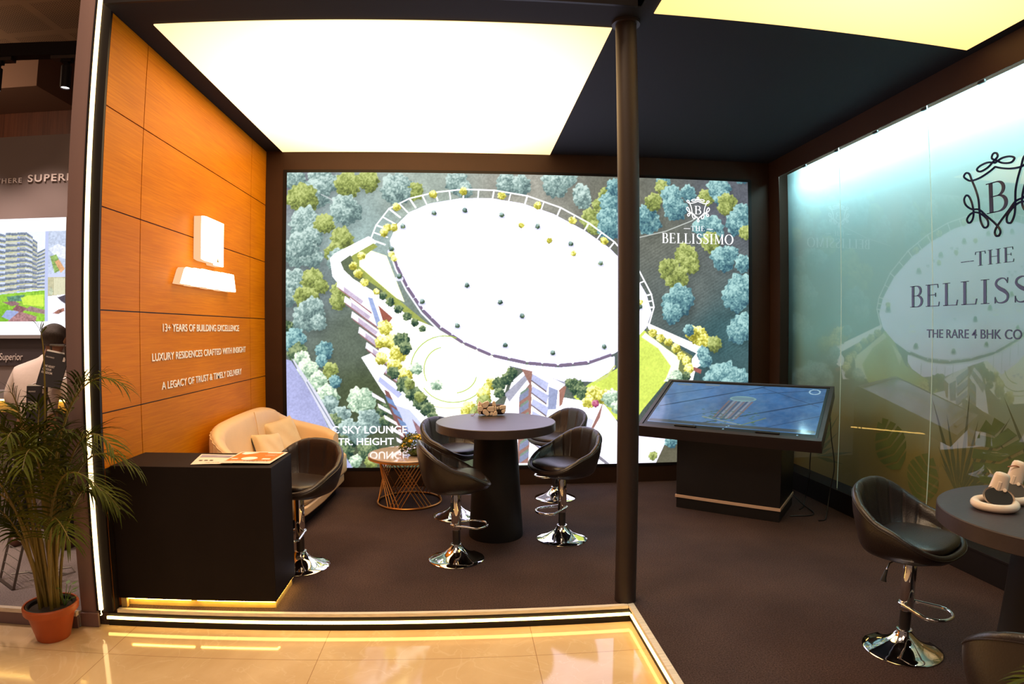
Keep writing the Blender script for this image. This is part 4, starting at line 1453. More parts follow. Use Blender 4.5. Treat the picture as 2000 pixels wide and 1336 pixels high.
# ------------------------------------------------------------------ video wall
t = thing('video_wall', 'huge glowing video wall showing a garden and oval roof terrace from above', 'video wall', (0, 0, 0))
picture_plane('screen', paint_wall(), (SX0, YB - 0.002, SZ0), (1, 0, 0), (0, 0, 1), SX1 - SX0, SZ1 - SZ0, emis_attr('video_wall_picture'), t)
mb = MB()
mb.box(SX0 - 0.04, SX0, YB - 0.006, YB + 0.011, SZ0 - 0.03, SZ1 + 0.03)
mb.box(SX1, SX1 + 0.04, YB - 0.006, YB + 0.011, SZ0 - 0.03, SZ1 + 0.03)
mb.box(SX0, SX1, YB - 0.006, YB + 0.011, SZ1, SZ1 + 0.03)
mb.box(SX0, SX1, YB - 0.006, YB + 0.011, SZ0 - 0.03, SZ0)
mb.build('screen_frame', 'black', t)
SF = lambda x, z: frame_mat((x, YB - 0.0045, z), (1, 0, 0), (0, 0, 1))
mb = MB()
text(mb, 'C SKY LOUNGE', SF(0.715, 0.588), 0.80, 0.077, 0.001, 0.014)
text(mb, 'TR. HEIGHT', SF(0.775, 0.462), 0.60, 0.073, 0.001, 0.014)
mb.build('caption_lettering', 'screen_white', t)
mb = MB()
crest(mb, SF(4.748, 3.105), 0.139, 0.121, 0.0055, 5)
serif_text(mb, 'B', SF(4.708, 3.0), 0.085, 0.095, 0.001)
serif_text(mb, 'THE', SF(4.665, 2.812), 0.165, 0.055, 0.001, 0.12)
for x in (4.58, 4.85):
    mb.box(0, 0.075, 0, 0.006, 0, 0.001, 0, SF(x, 2.832))
serif_text(mb, 'BELLISSIMO', SF(4.328, 2.668), 0.843, 0.112, 0.001, 0.10)
mb.build('logo', 'screen_logo', t)

# ------------------------------------------------------------------ lettering and lit sign on the orange wall
LF = lambda y, z: frame_mat((0.002, y, z), (0, 1, 0), (0, 0, 1))
for s, y0, y1, z, cap, lab in (
        ('13+ YEARS OF BUILDING EXCELLENCE', 1.104, 2.573, 1.690, 0.054, 'white raised letters reading 13+ YEARS OF BUILDING EXCELLENCE'),
        ('LUXURY RESIDENCES CRAFTED WITH INSIGHT', 0.948, 2.744, 1.487, 0.052, 'white raised letters reading LUXURY RESIDENCES CRAFTED WITH INSIGHT'),
        ('A LEGACY OF TRUST & TIMELY DELIVERY', 1.077, 2.628, 1.280, 0.052, 'white raised letters reading A LEGACY OF TRUST & TIMELY DELIVERY')):
    mb = MB()
    text(mb, s, LF(y0, z), y1 - y0, cap, 0.004, 0.010)
    tag(mb.build('wall_lettering', 'white_letter'), lab, 'lettering', 'slogan lines on the orange wall')

t = thing('illuminated_sign', 'glowing white box and letter row sign on the orange wall', 'sign', (0, 0, 0))
mb = MB()
ySg = [(1.600, 2.262), (1.600, 2.600), (1.66, 2.606), (2.010, 2.606), (2.010, 2.236), (1.845, 2.236), (1.835, 2.252), (1.66, 2.252)]
Rm = Matrix(((0, 0, 1, 0), (1, 0, 0, 0), (0, 1, 0, 0), (0, 0, 0, 1)))
mb.prism(ySg, 0.062, 0.082, 0, Rm)
mb.build('light_box', 'sign_face', t, bevel=0.003)
mb = MB()
mb.prism(ySg, 0.003, 0.0615, 0, Rm)
mb.build('box_return', 'sign_side', t)
mb = MB()
mb.prism([(1.865, 2.262), (1.905, 2.262), (1.887, 2.296)], 0.082, 0.085, 0, Rm)
mb.build('triangle_mark', 'sign_mark', t)
blocks = [((1.250, 2.040), (1.425, 2.040), (1.445, 2.158), (1.42, 2.168), (1.34, 2.168), (1.315, 2.150)), ((1.432, 2.036), (1.565, 2.036), (1.572, 2.165), (1.56, 2.175), (1.46, 2.175), (1.45, 2.16)), ((1.572, 2.040), (1.715, 2.040), (1.718, 2.172), (1.70, 2.182), (1.60, 2.182), (1.58, 2.165)), ((1.722, 2.036), (1.855, 2.036), (1.855, 2.182), (1.722, 2.182)), ((1.862, 2.040), (1.985, 2.040), (1.985, 2.186), (1.862, 2.186)), ((1.992, 2.036), (2.105, 2.036), (2.105, 2.19), (1.992, 2.19)), ((2.112, 2.040), (2.300, 2.040), (2.250, 2.192), (2.13, 2.192))]
for b in blocks:
    mb = MB()
    mb.prism(b, 0.058, 0.082, 0, Rm)
    q = mb.build('sign_letter', 'sign_face', t, bevel=0.006)
    mb = MB()
    mb.prism(b, 0.003, 0.0575, 0, Rm)
    mb.build('letter_return', 'sign_side', q)


# ------------------------------------------------------------------ bar stools
def settle(root, loc):
    """the parts were modelled in place: put the Empty at the base without moving them"""
    root.location = loc
    for c in root.children:
        c.matrix_parent_inverse = Matrix.Translation(-Vector(loc))
    return root


SEAMS = [PI + k * 0.40 for k in (-5.5, -4.5, -3.5, -2.5, -1.5, -0.5, 0.5, 1.5, 2.5, 3.5, 4.5, 5.5)]


def stool_shell(u, v):
    a = 2 * PI * u
    c, s = math.cos(a), math.sin(a)
    t = 0.5 - 0.5 * c                       # 0 at the front, 1 at the back
    h = 0.600 + 0.290 * t ** 1.25
    e = 0.76
    ex = math.copysign(abs(c) ** e, c)
    ey = math.copysign(abs(s) ** e, s)
    RX, RY = 0.258, 0.288
    groove = sum(math.exp(-((a - q) / 0.030) ** 2) for q in SEAMS)
    zb = 0.525

    def pt(r, z):
        return Vector((RX * ex * r - 0.012, RY * ey * r, z))
    top = 0.98 + 0.06 * t
    prof = [(0.0, zb), (0.30, zb), (0.62, zb + 0.004), (0.78, zb + 0.020), (0.875, zb + 0.05), (0.93, zb + 0.35 * (h - zb)), (0.965 * top / 0.96, zb + 0.70 * (h - zb)), (top + 0.012, h - 0.030), (top + 0.016, h - 0.015), (top - 0.01, h - 0.001 - 0.001 * groove), (top - 0.055, h + 0.006 - 0.004 * groove), (top - 0.115, h - 0.004 - 0.006 * groove), (top - 0.165, h - 0.030), (top - 0.195, h - 0.075 * t - 0.035), (0.78, 0.60 + 0.40 * (h - 0.60)), (0.70, 0.603), (0.45, 0.60), (0.0, 0.60)]
    x = v * (len(prof) - 1)
    i = min(int(x), len(prof) - 2)
    f = x - i
    r = prof[i][0] * (1 - f) + prof[i + 1][0] * f
    z = prof[i][1] * (1 - f) + prof[i + 1][1] * f
    if 12 <= x <= 14.6:
        r += 0.034 * groove * (1 if t > 0.25 else t * 4)
    return pt(r, z)


def make_stool():
    t = thing('bar_stool', 'x', 'bar stool')
    mb = MB()
    mb.grid(stool_shell, 144, 18, wrap_u=True)
    o = mb.build('seat_shell', 'leather', t, smooth=70, merge=True)
    s = o.modifiers.new('smooth', 'SUBSURF')
    s.levels = s.render_levels = 1
    mb = MB()
    P = []
    for k in range(72):
        q = stool_shell(k / 72, 8 / 17)
        P.append(q + Vector((0, 0, -0.004)))
    mb.tube(P, 0.0028, 6, closed=True)
    mb.build('piping', 'leather', o, smooth=True)
    mb = MB()
    mb.ball((0.014, 0, 0.612), 0.198, 0.218, 0.040, 40, 14, e=0.60)
    mb.build('seat_cushion', 'leather', t, smooth=60)
    mb = MB()
    mb.lathe([(0.205, 0.0), (0.206, 0.006), (0.200, 0.011), (0.165, 0.022), (0.12, 0.038), (0.082, 0.060), (0.058, 0.083), (0.044, 0.105), (0.041, 0.116), (0.036, 0.118)], 64)
    mb.build('base', 'chrome', t, smooth=40)
    mb = MB()
    mb.lathe([(0.029, 0.10), (0.029, 0.235)], 32)
    mb.build('sleeve', 'dark_steel', t, smooth=40)
    mb = MB()
    mb.lathe([(0.034, 0.225), (0.036, 0.230), (0.036, 0.505), (0.034, 0.51), (0.034, 0.527)], 32)
    mb.build('gas_lift', 'chrome', t, smooth=40)
    # D-shaped footrest, closed loop round the pole
    mb = MB()
    L = []
    for k in range(13):
        a = PI / 2 + PI * k / 12
        L.append((0.010 + 0.047 * math.cos(a), 0.047 * math.sin(a), 0.262))
    for k in range(17):
        a = -PI / 2 + PI * k / 16
        L.append((0.135 + 0.098 * math.cos(a), 0.098 * math.sin(a), 0.252))
    mb.tube(L, 0.0095, 12, closed=True)
    mb.build('footrest', 'chrome', t, smooth=True)
    mb = MB()
    mb.tube([(-0.02, -0.05, 0.522), (-0.05, -0.135, 0.500), (-0.055, -0.155, 0.470)], 0.005, 8)
    lv = mb.build('lever', 'chrome', t, smooth=True)
    mb = MB()
    mb.tube([(-0.055, -0.154, 0.473), (-0.059, -0.170, 0.436), (-0.060, -0.174, 0.412)], lambda f: 0.007 + 0.010 * f, 10, squash=0.6)
    mb.build('lever_grip', 'plastic_black', lv, smooth=True)
    return t


stools = [
    (2.075, 1.235, (0.97, 0.17), 'dark leather bar stool turned away from the camera, in front of the round bar table', 'bar stools with chrome trumpet bases'),
    (2.925, 1.610, (-0.90, -0.42), 'nearer of the two bar stools between the bar table and the round column', 'bar stools with chrome trumpet bases'),
    (3.050, 2.800, (-0.85, -0.52), 'farther of the two bar stools between bar table and column, close to the video wall', 'bar stools with chrome trumpet bases'),
    (2.055, 2.280, (0.80, -0.55), 'dark leather bar stool half hidden behind the bar table, beside the flower table', 'bar stools with chrome trumpet bases'),
    (0.955, 1.125, (-0.40, -0.92), 'dark leather bar stool behind the black reception counter, in front of the sofa', 'bar stools with chrome trumpet bases'),
    (4.450, -0.420, (0.47, -0.88), 'largest complete bar stool, standing alone beside the table with white controllers', 'bar stools with chrome trumpet bases'),
    (3.905, -1.790, (0.80, 0.60), 'bar stool of which only the dark back shows in the picture corner, below white controllers', 'bar stools with chrome trumpet bases'),
]
stool0 = make_stool()
for i, (x, y, d, lab, grp) in enumerate(stools):
    o = stool0 if i == 0 else copy_tree(stool0)
    o.location = (x, y, 0.0)
    o.rotation_euler = (0, 0, math.atan2(d[1], d[0]))
    o['label'] = lab
    o['group'] = grp


# ------------------------------------------------------------------ round bar tables
def make_table():
    t = thing('bar_table', 'x', 'bar table')
    mb = MB()
    mb.lathe([(0.484, 0.880), (0.490, 0.884), (0.490, 0.946), (0.486, 0.950), (0.0, 0.950)], 96, cap=False)
    mb.lathe([(0.0, 0.880), (0.484, 0.880)], 96, cap=False)
    mb.build('table_top', 'table_black', t, smooth=30, merge=True)
    mb = MB()
    mb.lathe([(0.222, 0.0), (0.224, 0.012), (0.172, 0.881)], 72)
    mb.build('pedestal', 'cone', t, smooth=30)
    return t


tb = make_table()
tb.location = (2.395, 1.755, 0)
tag(tb, 'round black bar table with cone pedestal, carrying the white faceted headset', group='round black bar tables')
tb['category'] = 'bar table'
tb2 = copy_tree(tb)
tb2.location = (4.575, -1.165, 0)
tb2['label'] = 'round black bar table carrying two white hand controllers, cut off by the frame'

# ------------------------------------------------------------------ white headset on the middle table
t = thing('vr_headset', 'white faceted virtual reality headset lying on the round bar table', 'headset', (2.375, 2.085, 0.9505), -0.02)
K = 0.0002077
plates = ['430,420 470,190 560,280 590,300 590,400 560,420', '430,440 560,405 650,480 640,590 560,650 430,620', '600,300 700,240 830,190 920,280 830,440 760,500 660,500 600,400', '620,640 670,545 770,545 900,720 900,790 790,835 630,720', '430,640 555,670 560,720 505,800 440,720', '840,440 1110,430 1110,640 980,660 850,630 790,540', '1120,430 1200,430 1200,600 1130,640', '1030,240 1090,205 1150,240 1180,330 1190,420 1020,420', '930,680 1060,670 1070,760 960,820 920,790', '1090,650 1200,610 1240,700 1230,820 1020,830', '1200,470 1300,440 1300,560 1210,580', '1310,450 1400,390 1600,400 1600,540 1320,590', '1400,590 1600,550 1560,700 1480,740 1400,690']
depth = [-.045, -.058, -.062, -.064, -.05, -.062, -.06, -.045, -.064, -.066, -.05, -.045, -.045]
XZ = Matrix(((1, 0, 0, 0), (0, 0, 1, 0), (0, 1, 0, 0), (0, 0, 0, 1)))
for p, d in zip(plates, depth):
    P = [((float(a.split(',')[0]) - 1000) * K, (835 - float(a.split(',')[1])) * K) for a in p.split()]
    mb = MB()
    mb.prism(P, d, d + 0.022, 0, XZ)
    mb.build('shell_plate', 'vr_white', t, bevel=0.005, bseg=3)
mb = MB()
mb.ball((-0.03, 0.005, 0.056), 0.082, 0.052, 0.052, 24, 12, e=0.6)
mb.ball((0.07, 0.0, 0.052), 0.05, 0.045, 0.045, 24, 12, e=0.6)
mb.build('dark_core', 'vr_dark', t, smooth=50)
for c, q in (((0.10, 0.02, 0.055), (0.026, 0.05, 0.036)), ((-0.105, 0.02, 0.062), (0.018, 0.055, 0.05))):
    mb = MB()
    mb.ball(c, *q, 20, 10, e=0.7)
    mb.build('end_pad', 'vr_white', t, smooth=50)
mb = MB()
mb.tube(crom([(-0.115, -0.02, 0.06), (-0.14, -0.03, 0.03), (-0.16, -0.035, 0.004), (-0.18, -0.03, 0.003)], 5), 0.0022, 6)
mb.build('strap', 'strap', t, smooth=True)

# ------------------------------------------------------------------ white controllers on the right table
for i, (loc, rz, lab) in enumerate((((4.345, -1.03, 0.9545), -0.82, 'front white hand controller with a black oval face on the right table'), ((4.500, -0.955, 0.9545), -1.05, 'taller white hand controller leaning behind the front one, with copper strap'))):
    t = thing('vr_controller', lab, 'controller', loc, rz, 'white hand controllers on the right table')
    mb = MB()
    R = [(0.078 * math.cos(2 * PI * k / 40), 0.062 * math.sin(2 * PI * k / 40) - 0.012, 0.020 + 0.006 * math.sin(2 * PI * k / 40)) for k in range(40)]
    mb.tube(R, 0.0185, 14, closed=True, squash=0.95)
    mb.build('tracking_ring', 'vr_white', t, smooth=True)
    mb = MB()
    fm = Matrix.Translation((0.012, -0.004, 0.048)) @ Matrix.Rotation(math.radians(12), 4, 'Y') @ Matrix.Rotation(math.radians(52), 4, 'X')
    mb.lathe([(0.0, -0.008), (0.052, -0.008), (0.058, -0.002), (0.058, 0.004)], 40, 0, fm @ Matrix.Diagonal((1.08, 0.80, 1, 1)), cap=False)
    mb.build('face_rim', 'vr_white', t, smooth=40)
    mb = MB()
    mb.lathe([(0.0, 0.0055), (0.052, 0.0055), (0.053, 0.002)], 40, 0, fm @ Matrix.Diagonal((1.04, 0.76, 1, 1)), cap=False)
    mb.build('face_plate', 'plastic_black', t, smooth=40)
    mb = MB()
    H = 0.148 if i == 0 else 0.176
    gm = Matrix.Translation((-0.004, 0.030, 0.026)) @ Matrix.Rotation(math.radians(-6), 4, 'X') @ Matrix.Rotation(math.radians(13), 4, 'Y') @ Matrix.Diagonal((1.20, 0.85, 1, 1))
    mb.lathe([(0.0, 0.0), (0.034, 0.0), (0.035, 0.02), (0.030, 0.06), (0.0275, H - 0.055), (0.0265, H - 0.040), (0.0225, H - 0.030), (0.012, H - 0.0255), (0.0, H - 0.025)], 28, 0, gm, cap=False)
    mb.build('grip', 'vr_white', t, smooth=60, merge=True)
    mb = MB()
    mb.box(-0.006, 0.006, -0.034, -0.026, 0.045, 0.085, 0, gm)
    mb.build('grip_button', 'vr_white', t, bevel=0.003)
    mb = MB()
    mb.lathe([(0.008, -0.005), (0.008, 0.006), (0.0065, 0.008)], 16, 0, Matrix.Translation((0.034, 0.012, 0.075)) @ Matrix.Rotation(math.radians(70), 4, 'X'))
    mb.build('button', 'vr_white', t, smooth=40)
    if i == 1:
        mb = MB()
        mb.tube(crom([(-0.015, 0.012, H - 0.03), (0.02, 0.016, H - 0.022), (0.048, 0.04, H - 0.05), (0.055, 0.045, 0.07), (0.062, 0.03, 0.012), (0.075, 0.02, 0.004)], 6), 0.003, 6)
        mb.build('wrist_strap', 'strap', t, smooth=True)

# ------------------------------------------------------------------ reception counter
t = thing('reception_counter', 'matt black box counter beside the potted palm, glowing yellow underneath', 'counter', (0.5, 0.615, 0))
mb = MB()
mb.box(0.003, 0.997, 0.400, 0.822, 0.060, 0.887)
mb.build('body', 'counter', t, bevel=0.003)
mb = MB()
mb.box(0.016, 0.052, 0.402, 0.425, 0.0005, 0.0595)
mb.build('support_block', 'plywood', t)
mb = MB()
mb.box(0.022, 0.980, 0.445, 0.800, 0.0005, 0.0595)
mb.build('kick_board', 'plywood', t)
for b in ((0.055, 0.46, 0.414, 0.424), (0.50, 0.985, 0.414, 0.424), (0.980, 0.990, 0.43, 0.80)):
    mb = MB()
    mb.box(*b, 0.052, 0.0595)
    mb.build('led_strip', 'led_counter', t)
settle(t, (0.5, 0.615, 0))

# papers on the counter
def sheet(name, lab, cat, corners, group):
    """corners: near-left, near-right, far-right, far-left on the counter top"""
    o = Vector((*corners[0], 0))
    r = Vector((*corners[1], 0)) - o
    u = Vector((*corners[3], 0)) - o
    t = thing(name, lab, cat, (corners[0][0], corners[0][1], 0.8875), 0, group)
    return t, (lambda a, b, h=0.0: r * a + u * b + Vector((0, 0, h))), r.length, u.length


t, S, w, h = sheet('newspaper', 'cream brochure sheet with a violet band, half under the orange newspaper', 'newspaper', [(0.485, 0.455), (0.735, 0.475), (0.700, 0.770), (0.425, 0.752)], 'papers on the counter')
mb = MB()
mb.grid(lambda a, b: S(a, b, 0.003 + 0.003 * math.sin(3 * a + 2 * b)), 14, 8)
o = mb.build('page', 'paper', t, smooth=True)
mb = MB()
mb.grid(lambda a, b: S(0.05 + 0.93 * a, 0.66 + 0.24 * b, 0.0045 + 0.003 * math.sin(3 * (0.05 + 0.93 * a) + 2 * (0.66 + 0.24 * b))), 14, 4)
mb.build('printed_band', 'purple_ink', t, smooth=True)
mb = MB()
FM = frame_mat(S(0.97, 0.115, 0.0085), S(-1, 0), S(0, -1))
text(mb, 'spirit energy', FM, 0.16, 0.010, 0.0004, 0.01)
for k in range(3):
    a = S(0.12 + 0.13 * k, 0.30, 0.0075)
    mb.box(a.x, a.x + 0.020, a.y, a.y + 0.016, a.z, a.z + 0.0012)
mb.build('print', 'dark_ink', t)
t, S, w, h = sheet('newspaper', 'orange printed newspaper page lying upside down on the counter corner', 'newspaper', [(0.660, 0.458), (0.968, 0.470), (0.975, 0.810), (0.668, 0.815)], 'papers on the counter')
hh = lambda a, b: 0.009 + 0.003 * math.sin(2.5 * a + 1.0) + 0.002 * math.cos(3 * b)
mb = MB()
mb.grid(lambda a, b: S(a, b, hh(a, b)), 14, 12)
o = mb.build('page', 'paper', t, smooth=True)
mb = MB()
mb.grid(lambda a, b: S(0.045 + 0.90 * a, 0.20 + 0.74 * b, hh(0.045 + 0.90 * a, 0.20 + 0.74 * b) + 0.0011), 14, 12)
mb.build('printed_block', 'orange_ink', t, smooth=True)
mb = MB()
P = [S(0.45 + 0.16 * math.cos(2 * PI * k / 28), 0.36 + 0.13 * math.sin(2 * PI * k / 28), hh(0.45, 0.36) + 0.0024) for k in range(28)]
mb.face(P)
mb.build('printed_panel', 'paper_edge', t)
for a0, a1, b0, b1 in ((0.10, 0.23, 0.29, 0.37), (0.72, 0.88, 0.28, 0.38), (0.62, 0.90, 0.85, 0.91), (0.68, 0.88, 0.70, 0.715), (0.66, 0.86, 0.62, 0.635)):
    mb = MB()
    mb.face([S(a, b, hh(a, b) + 0.0024) for a, b in ((a0, b0), (a1, b0), (a1, b1), (a0, b1))])
    mb.build('printed_panel', 'paper_edge', t)
mb = MB()
mb.face([S(a, b, hh(a, b) + 0.0024) for a, b in ((0.10, 0.78), (0.22, 0.70), (0.34, 0.78), (0.44, 0.90), (0.12, 0.92))])
mb.build('printed_panel', 'paper_edge', t)
mb = MB()
FM = frame_mat(S(0.93, 0.155, 0.0152), S(-1, 0), S(0, -1))
text(mb, 'Ahmedabad', FM, 0.155, 0.017, 0.0004, 0.012)
text(mb, 'VIVANTA', frame_mat(S(0.52, 0.40, 0.0138), S(-1, 0), S(0, -1)), 0.045, 0.008, 0.0004)
mb.build('print', 'dark_ink', t)
mb = MB()
text(mb, 'mirror', frame_mat(S(0.40, 0.155, 0.0152), S(-1, 0), S(0, -1)), 0.11, 0.015, 0.0004, 0.012)
mb.build('print', 'orange_ink', t)

# ------------------------------------------------------------------ sofa
t = thing('sofa', 'cream leather two-seat sofa with channelled sides against the orange wall', 'sofa', (0.45, 2.4, 0))
path = [(.78, 1.68, .50), (.55, 1.575, .585), (.30, 1.545, .72), (.125, 1.60, .855), (.06, 1.78, .915), (.045, 2.15, .935), (.045, 2.60, .940), (.055, 2.92, .925), (.12, 3.14, .875), (.28, 3.225, .785), (.50, 3.245, .725), (.70, 3.235, .675), (.81, 3.205, .625)]
C = crom(path, 14)
nC = len(C)


def sofa_shell(u, v):
    x = u * (nC - 1)
    i = min(int(x), nC - 2)
    p = C[i].lerp(C[i + 1], x - i)
    d = (C[min(i + 1, nC - 1)] - C[max(i - 1, 0)])
    d.z = 0
    d.normalize()
    inn = Vector((d.y, -d.x, 0))          # towards the seat
    h = p.z
    q = Vector((p.x, p.y, 0))
    ch = 0.0
    if u < 0.36 or u > 0.80:
        ch = 0.016 * (abs(math.sin(x * 0.75)) ** 0.5 - 1)
    th = 0.125
    slope = 0.10 * math.sin(PI * u) + 0.015
    pr = [(0.05, 0.165, 0), (0.012 - ch, 0.20, 1), (-ch, 0.40, 1), (0.0 - ch, h - 0.09, 1), (0.004 - ch, h - 0.045, 1), (0.020 - 0.3 * ch, h - 0.012, 0), (0.05, h, 0), (0.085, h - 0.008, 0), (th - 0.008, h - 0.035, 0), (th + 0.005, h - 0.075, 0), (th + 0.3 * slope, (h + 0.42) / 2, 0), (th + slope, 0.40, 0), (th + slope + 0.02, 0.33, 0)]
    k = v * (len(pr) - 1)
    j = min(int(k), len(pr) - 2)
    f = k - j
    a = pr[j][0] * (1 - f) + pr[j + 1][0] * f
    z = pr[j][1] * (1 - f) + pr[j + 1][1] * f
    return q + inn * a + Vector((0, 0, z))


mb = MB()
NV = 25
mb.grid(sofa_shell, nC, NV)
for u in (0.0, 1.0):                      # close the two arm fronts
    ring = [sofa_shell(u, k / (NV - 1)) for k in range(NV)]
    c = sum(ring, Vector()) / NV
    for k in range(NV - 1):
        mb.face([ring[k], ring[k + 1], c])
mb.build('back_and_arms', 'sofa', t, smooth=50, merge=True)
mb = MB()
mb.tube([sofa_shell(k / 160, 0.345) + Vector((0, 0, 0.008)) for k in range(161)], 0.004, 6)
mb.build('piping', 'sofa', t, smooth=True)
mb = MB()
mb.tube(crom([(0.175, 2.47, 0.935), (0.19, 2.475, 0.86), (0.215, 2.475, 0.70), (0.25, 2.475, 0.5), (0.27, 2.475, 0.42)], 6), 0.0045, 6)
mb.build('back_seam', 'sofa', t, smooth=True)


def rounded(poly, r=0.06, n=5):
    out = []
    m = len(poly)
    for i in range(m):
        p0, p1, p2 = (Vector(poly[(i + k) % m]) for k in (-1, 0, 1))
        a = p1 + (p0 - p1).normalized() * min(r, (p0 - p1).length * 0.45)
        b = p1 + (p2 - p1).normalized() * min(r, (p2 - p1).length * 0.45)
        for k in range(n + 1):
            f = k / n
            out.append(((1 - f) ** 2) * a + 2 * f * (1 - f) * p1 + f * f * b)
    return [(p.x, p.y) for p in out]


mb = MB()
mb.prism(rounded([(.16, 1.72), (.62, 1.72), (.80, 1.92), (.865, 2.35), (.905, 3.20), (.16, 3.14)], 0.07), 0.205, 0.415)
mb.build('seat', 'sofa', t, smooth=30, bevel=0.035, bseg=4)
mb = MB()
mb.prism(rounded([(.14, 1.70), (.64, 1.70), (.80, 1.90), (.85, 2.35), (.88, 3.16), (.14, 3.16)], 0.07), 0.12, 0.204)
mb.build('seat_rail', 'sofa', t, smooth=30, bevel=0.015)
mb = MB()
mb.prism(rounded([(.12, 1.74), (.56, 1.76), (.72, 1.98), (.76, 2.35), (.80, 3.10), (.12, 3.12)], 0.05), 0.0005, 0.119)
mb.build('plinth', 'black', t, smooth=30)
settle(t, (0.45, 2.4, 0))


def pillow(name, lab, loc, size, nrm, spin, grp):
    n = Vector(nrm).normalized()
    up = Vector((0, 0, 1))
    r = up.cross(n).normalized()
    u = n.cross(r)
    m = Matrix((r, u, n)).transposed().to_4x4() @ Matrix.Rotation(spin, 4, 'Z')
    t = thing(name, lab, 'cushion', loc, 0, grp)
    mb = MB()
    h = size / 2

    def f(a, b, s):
        x, y = 2 * a - 1, 2 * b - 1
        th = 0.075 * (max(0, 1 - x ** 4) * max(0, 1 - y ** 4)) ** 0.42
        pin = 1 - 0.07 * (1 - x * x) * (y * y) - 0.07 * (1 - y * y) * (x * x)
        w = 0.004 * math.sin(7 * x + 5 * y) * (1 - x * x)
        return m @ Vector((x * h * pin, y * h * pin, s * (th + 0.003) + w))
    mb.grid(lambda a, b: f(a, b, 1), 22, 22)
    mb.grid(lambda a, b: f(1 - a, b, -1), 22, 22)
    mb.build('cover', 'pillow', t, smooth=70, merge=True)
    mb = MB()
    P = [m @ Vector((-h * (1 - 0.07 * (1 - y * y)) - 0.003, y * h * 0.8, 0.0)) for y in [k / 8 - 1 for k in range(17)]]
    mb.tube(P, 0.0055, 6)
    mb.build('zip', 'plastic_black', t, smooth=True)
    return t


pillow('cushion', 'larger cream satin cushion standing in the far corner of the sofa', (0.325, 2.87, 0.618), 0.40, (0.80, -0.45, 0.40), 0.12, 'cushions on the sofa')
pillow('cushion', 'smaller cream satin cushion leaning lower on the sofa back, nearer the counter', (0.325, 2.42, 0.585), 0.33, (0.78, -0.42, 0.46), -0.10, 'cushions on the sofa')

# ------------------------------------------------------------------ side table with flowers
t = thing('side_table', 'round pale side table with a copper rod base beside the sofa', 'side table', (1.59, 2.76, 0))
mb = MB()
mb.lathe([(0.0, 0.470), (0.392, 0.470), (0.398, 0.474), (0.398, 0.484), (0.394, 0.487), (0.0, 0.487)], 80, cap=False)
mb.build('table_top', 'side_top', t, smooth=30, merge=True)
mb = MB()
mb.lathe([(0.390, 0.452), (0.400, 0.452), (0.400, 0.4695), (0.390, 0.4695), (0.390, 0.452)], 80, cap=False)
mb.build('rim', 'gold', t, smooth=30, merge=True)
for z, r, w in ((0.012, 0.312, 0.011), (0.452, 0.300, 0.009)):
    mb = MB()
    mb.tube([(r * math.cos(2 * PI * k / 64), r * math.sin(2 * PI * k / 64), z) for k in range(64)], w, 8, closed=True)
    mb.build('base_ring' if z < 0.1 else 'top_ring', 'gold', t, smooth=True)
for g in range(6):
    for k in range(4):
        for s in ((1, -1) if g % 2 == 0 else (1,)):
            a0 = g * PI / 3 + k * 0.13 + (0.9 if s < 0 else 0.0)
            a1 = a0 + s * 0.95
            mb = MB()
            mb.tube([(0.300 * math.cos(a0), 0.300 * math.sin(a0), 0.452), (0.312 * math.cos(a1), 0.312 * math.sin(a1), 0.014)], 0.0048, 8)
            mb.build('rod', 'gold', t, smooth=True)

t = thing('flower_bouquet', 'low dome of yellow roses and green leaves on the side table', 'flowers', (1.665, 2.66, 0.4875))
mb = MB()
mb.lathe([(0.05, 0.0), (0.075, 0.02), (0.07, 0.05)], 24)
mb.build('wrapping', 'leaf', t, smooth=True)
mb = MB()
for k in range(520):
    a, b = random.uniform(0, 2 * PI), math.acos(random.uniform(-0.42, 1.0))
    r = random.uniform(0.10, 0.155)
    p = Vector((math.sin(b) * math.cos(a) * r, math.sin(b) * math.sin(a) * r, 0.082 + math.cos(b) * r * 0.85))
    n = (p - Vector((0, 0, 0.03))).normalized()
    q = Vector((random.uniform(-1, 1), random.uniform(-1, 1), random.uniform(-1, 1)))
    s = n.cross(q).normalized()
    f = (n * 0.5 + s.cross(n) * random.uniform(0.3, 1.0)).normalized()
    l, w = random.uniform(0.022, 0.042), random.uniform(0.007, 0.013)
    mb.face([Vector((e.x, e.y, max(e.z, 0.004 + 0.004 * (k % 7)))) for e in (p, p + f * l * 0.5 + s * w, p + f * l, p + f * l * 0.5 - s * w)])
o = mb.build('foliage', 'leaf', t)
o['kind'] = 'stuff'
for k in range(13):
    a = k * 2.4
    b = 0.25 + 0.95 * (k / 12)
    p = Vector((math.sin(b) * math.cos(a) * 0.125, math.sin(b) * math.sin(a) * 0.125, 0.055 + math.cos(b) * 0.125))
    n = p.normalized()
    q = n.to_track_quat('Z', 'Y').to_matrix().to_4x4()
    q.translation = p
    mb = MB()
    for j in range(3):
        r = 0.031 - 0.008 * j
        for z in range(5):
            an = 2 * PI * z / 5 + j * 0.6
            w = 0.75
            mb.face([q @ Vector((r * math.cos(an + d) * (0.65 if e == 0 else 1.0), r * math.sin(an + d) * (0.65 if e == 0 else 1.0), 0.004 * j + (0.0 if e == 0 else 0.016))) for d, e in ((-w, 0), (w, 0), (w * 0.9, 1), (0, 1), (-w * 0.9, 1))])
    mb.ball(q @ Vector((0, 0, 0.010)), 0.018, 0.018, 0.016, 12, 8)
    mb.build('rose', 'flower', t, smooth=60)

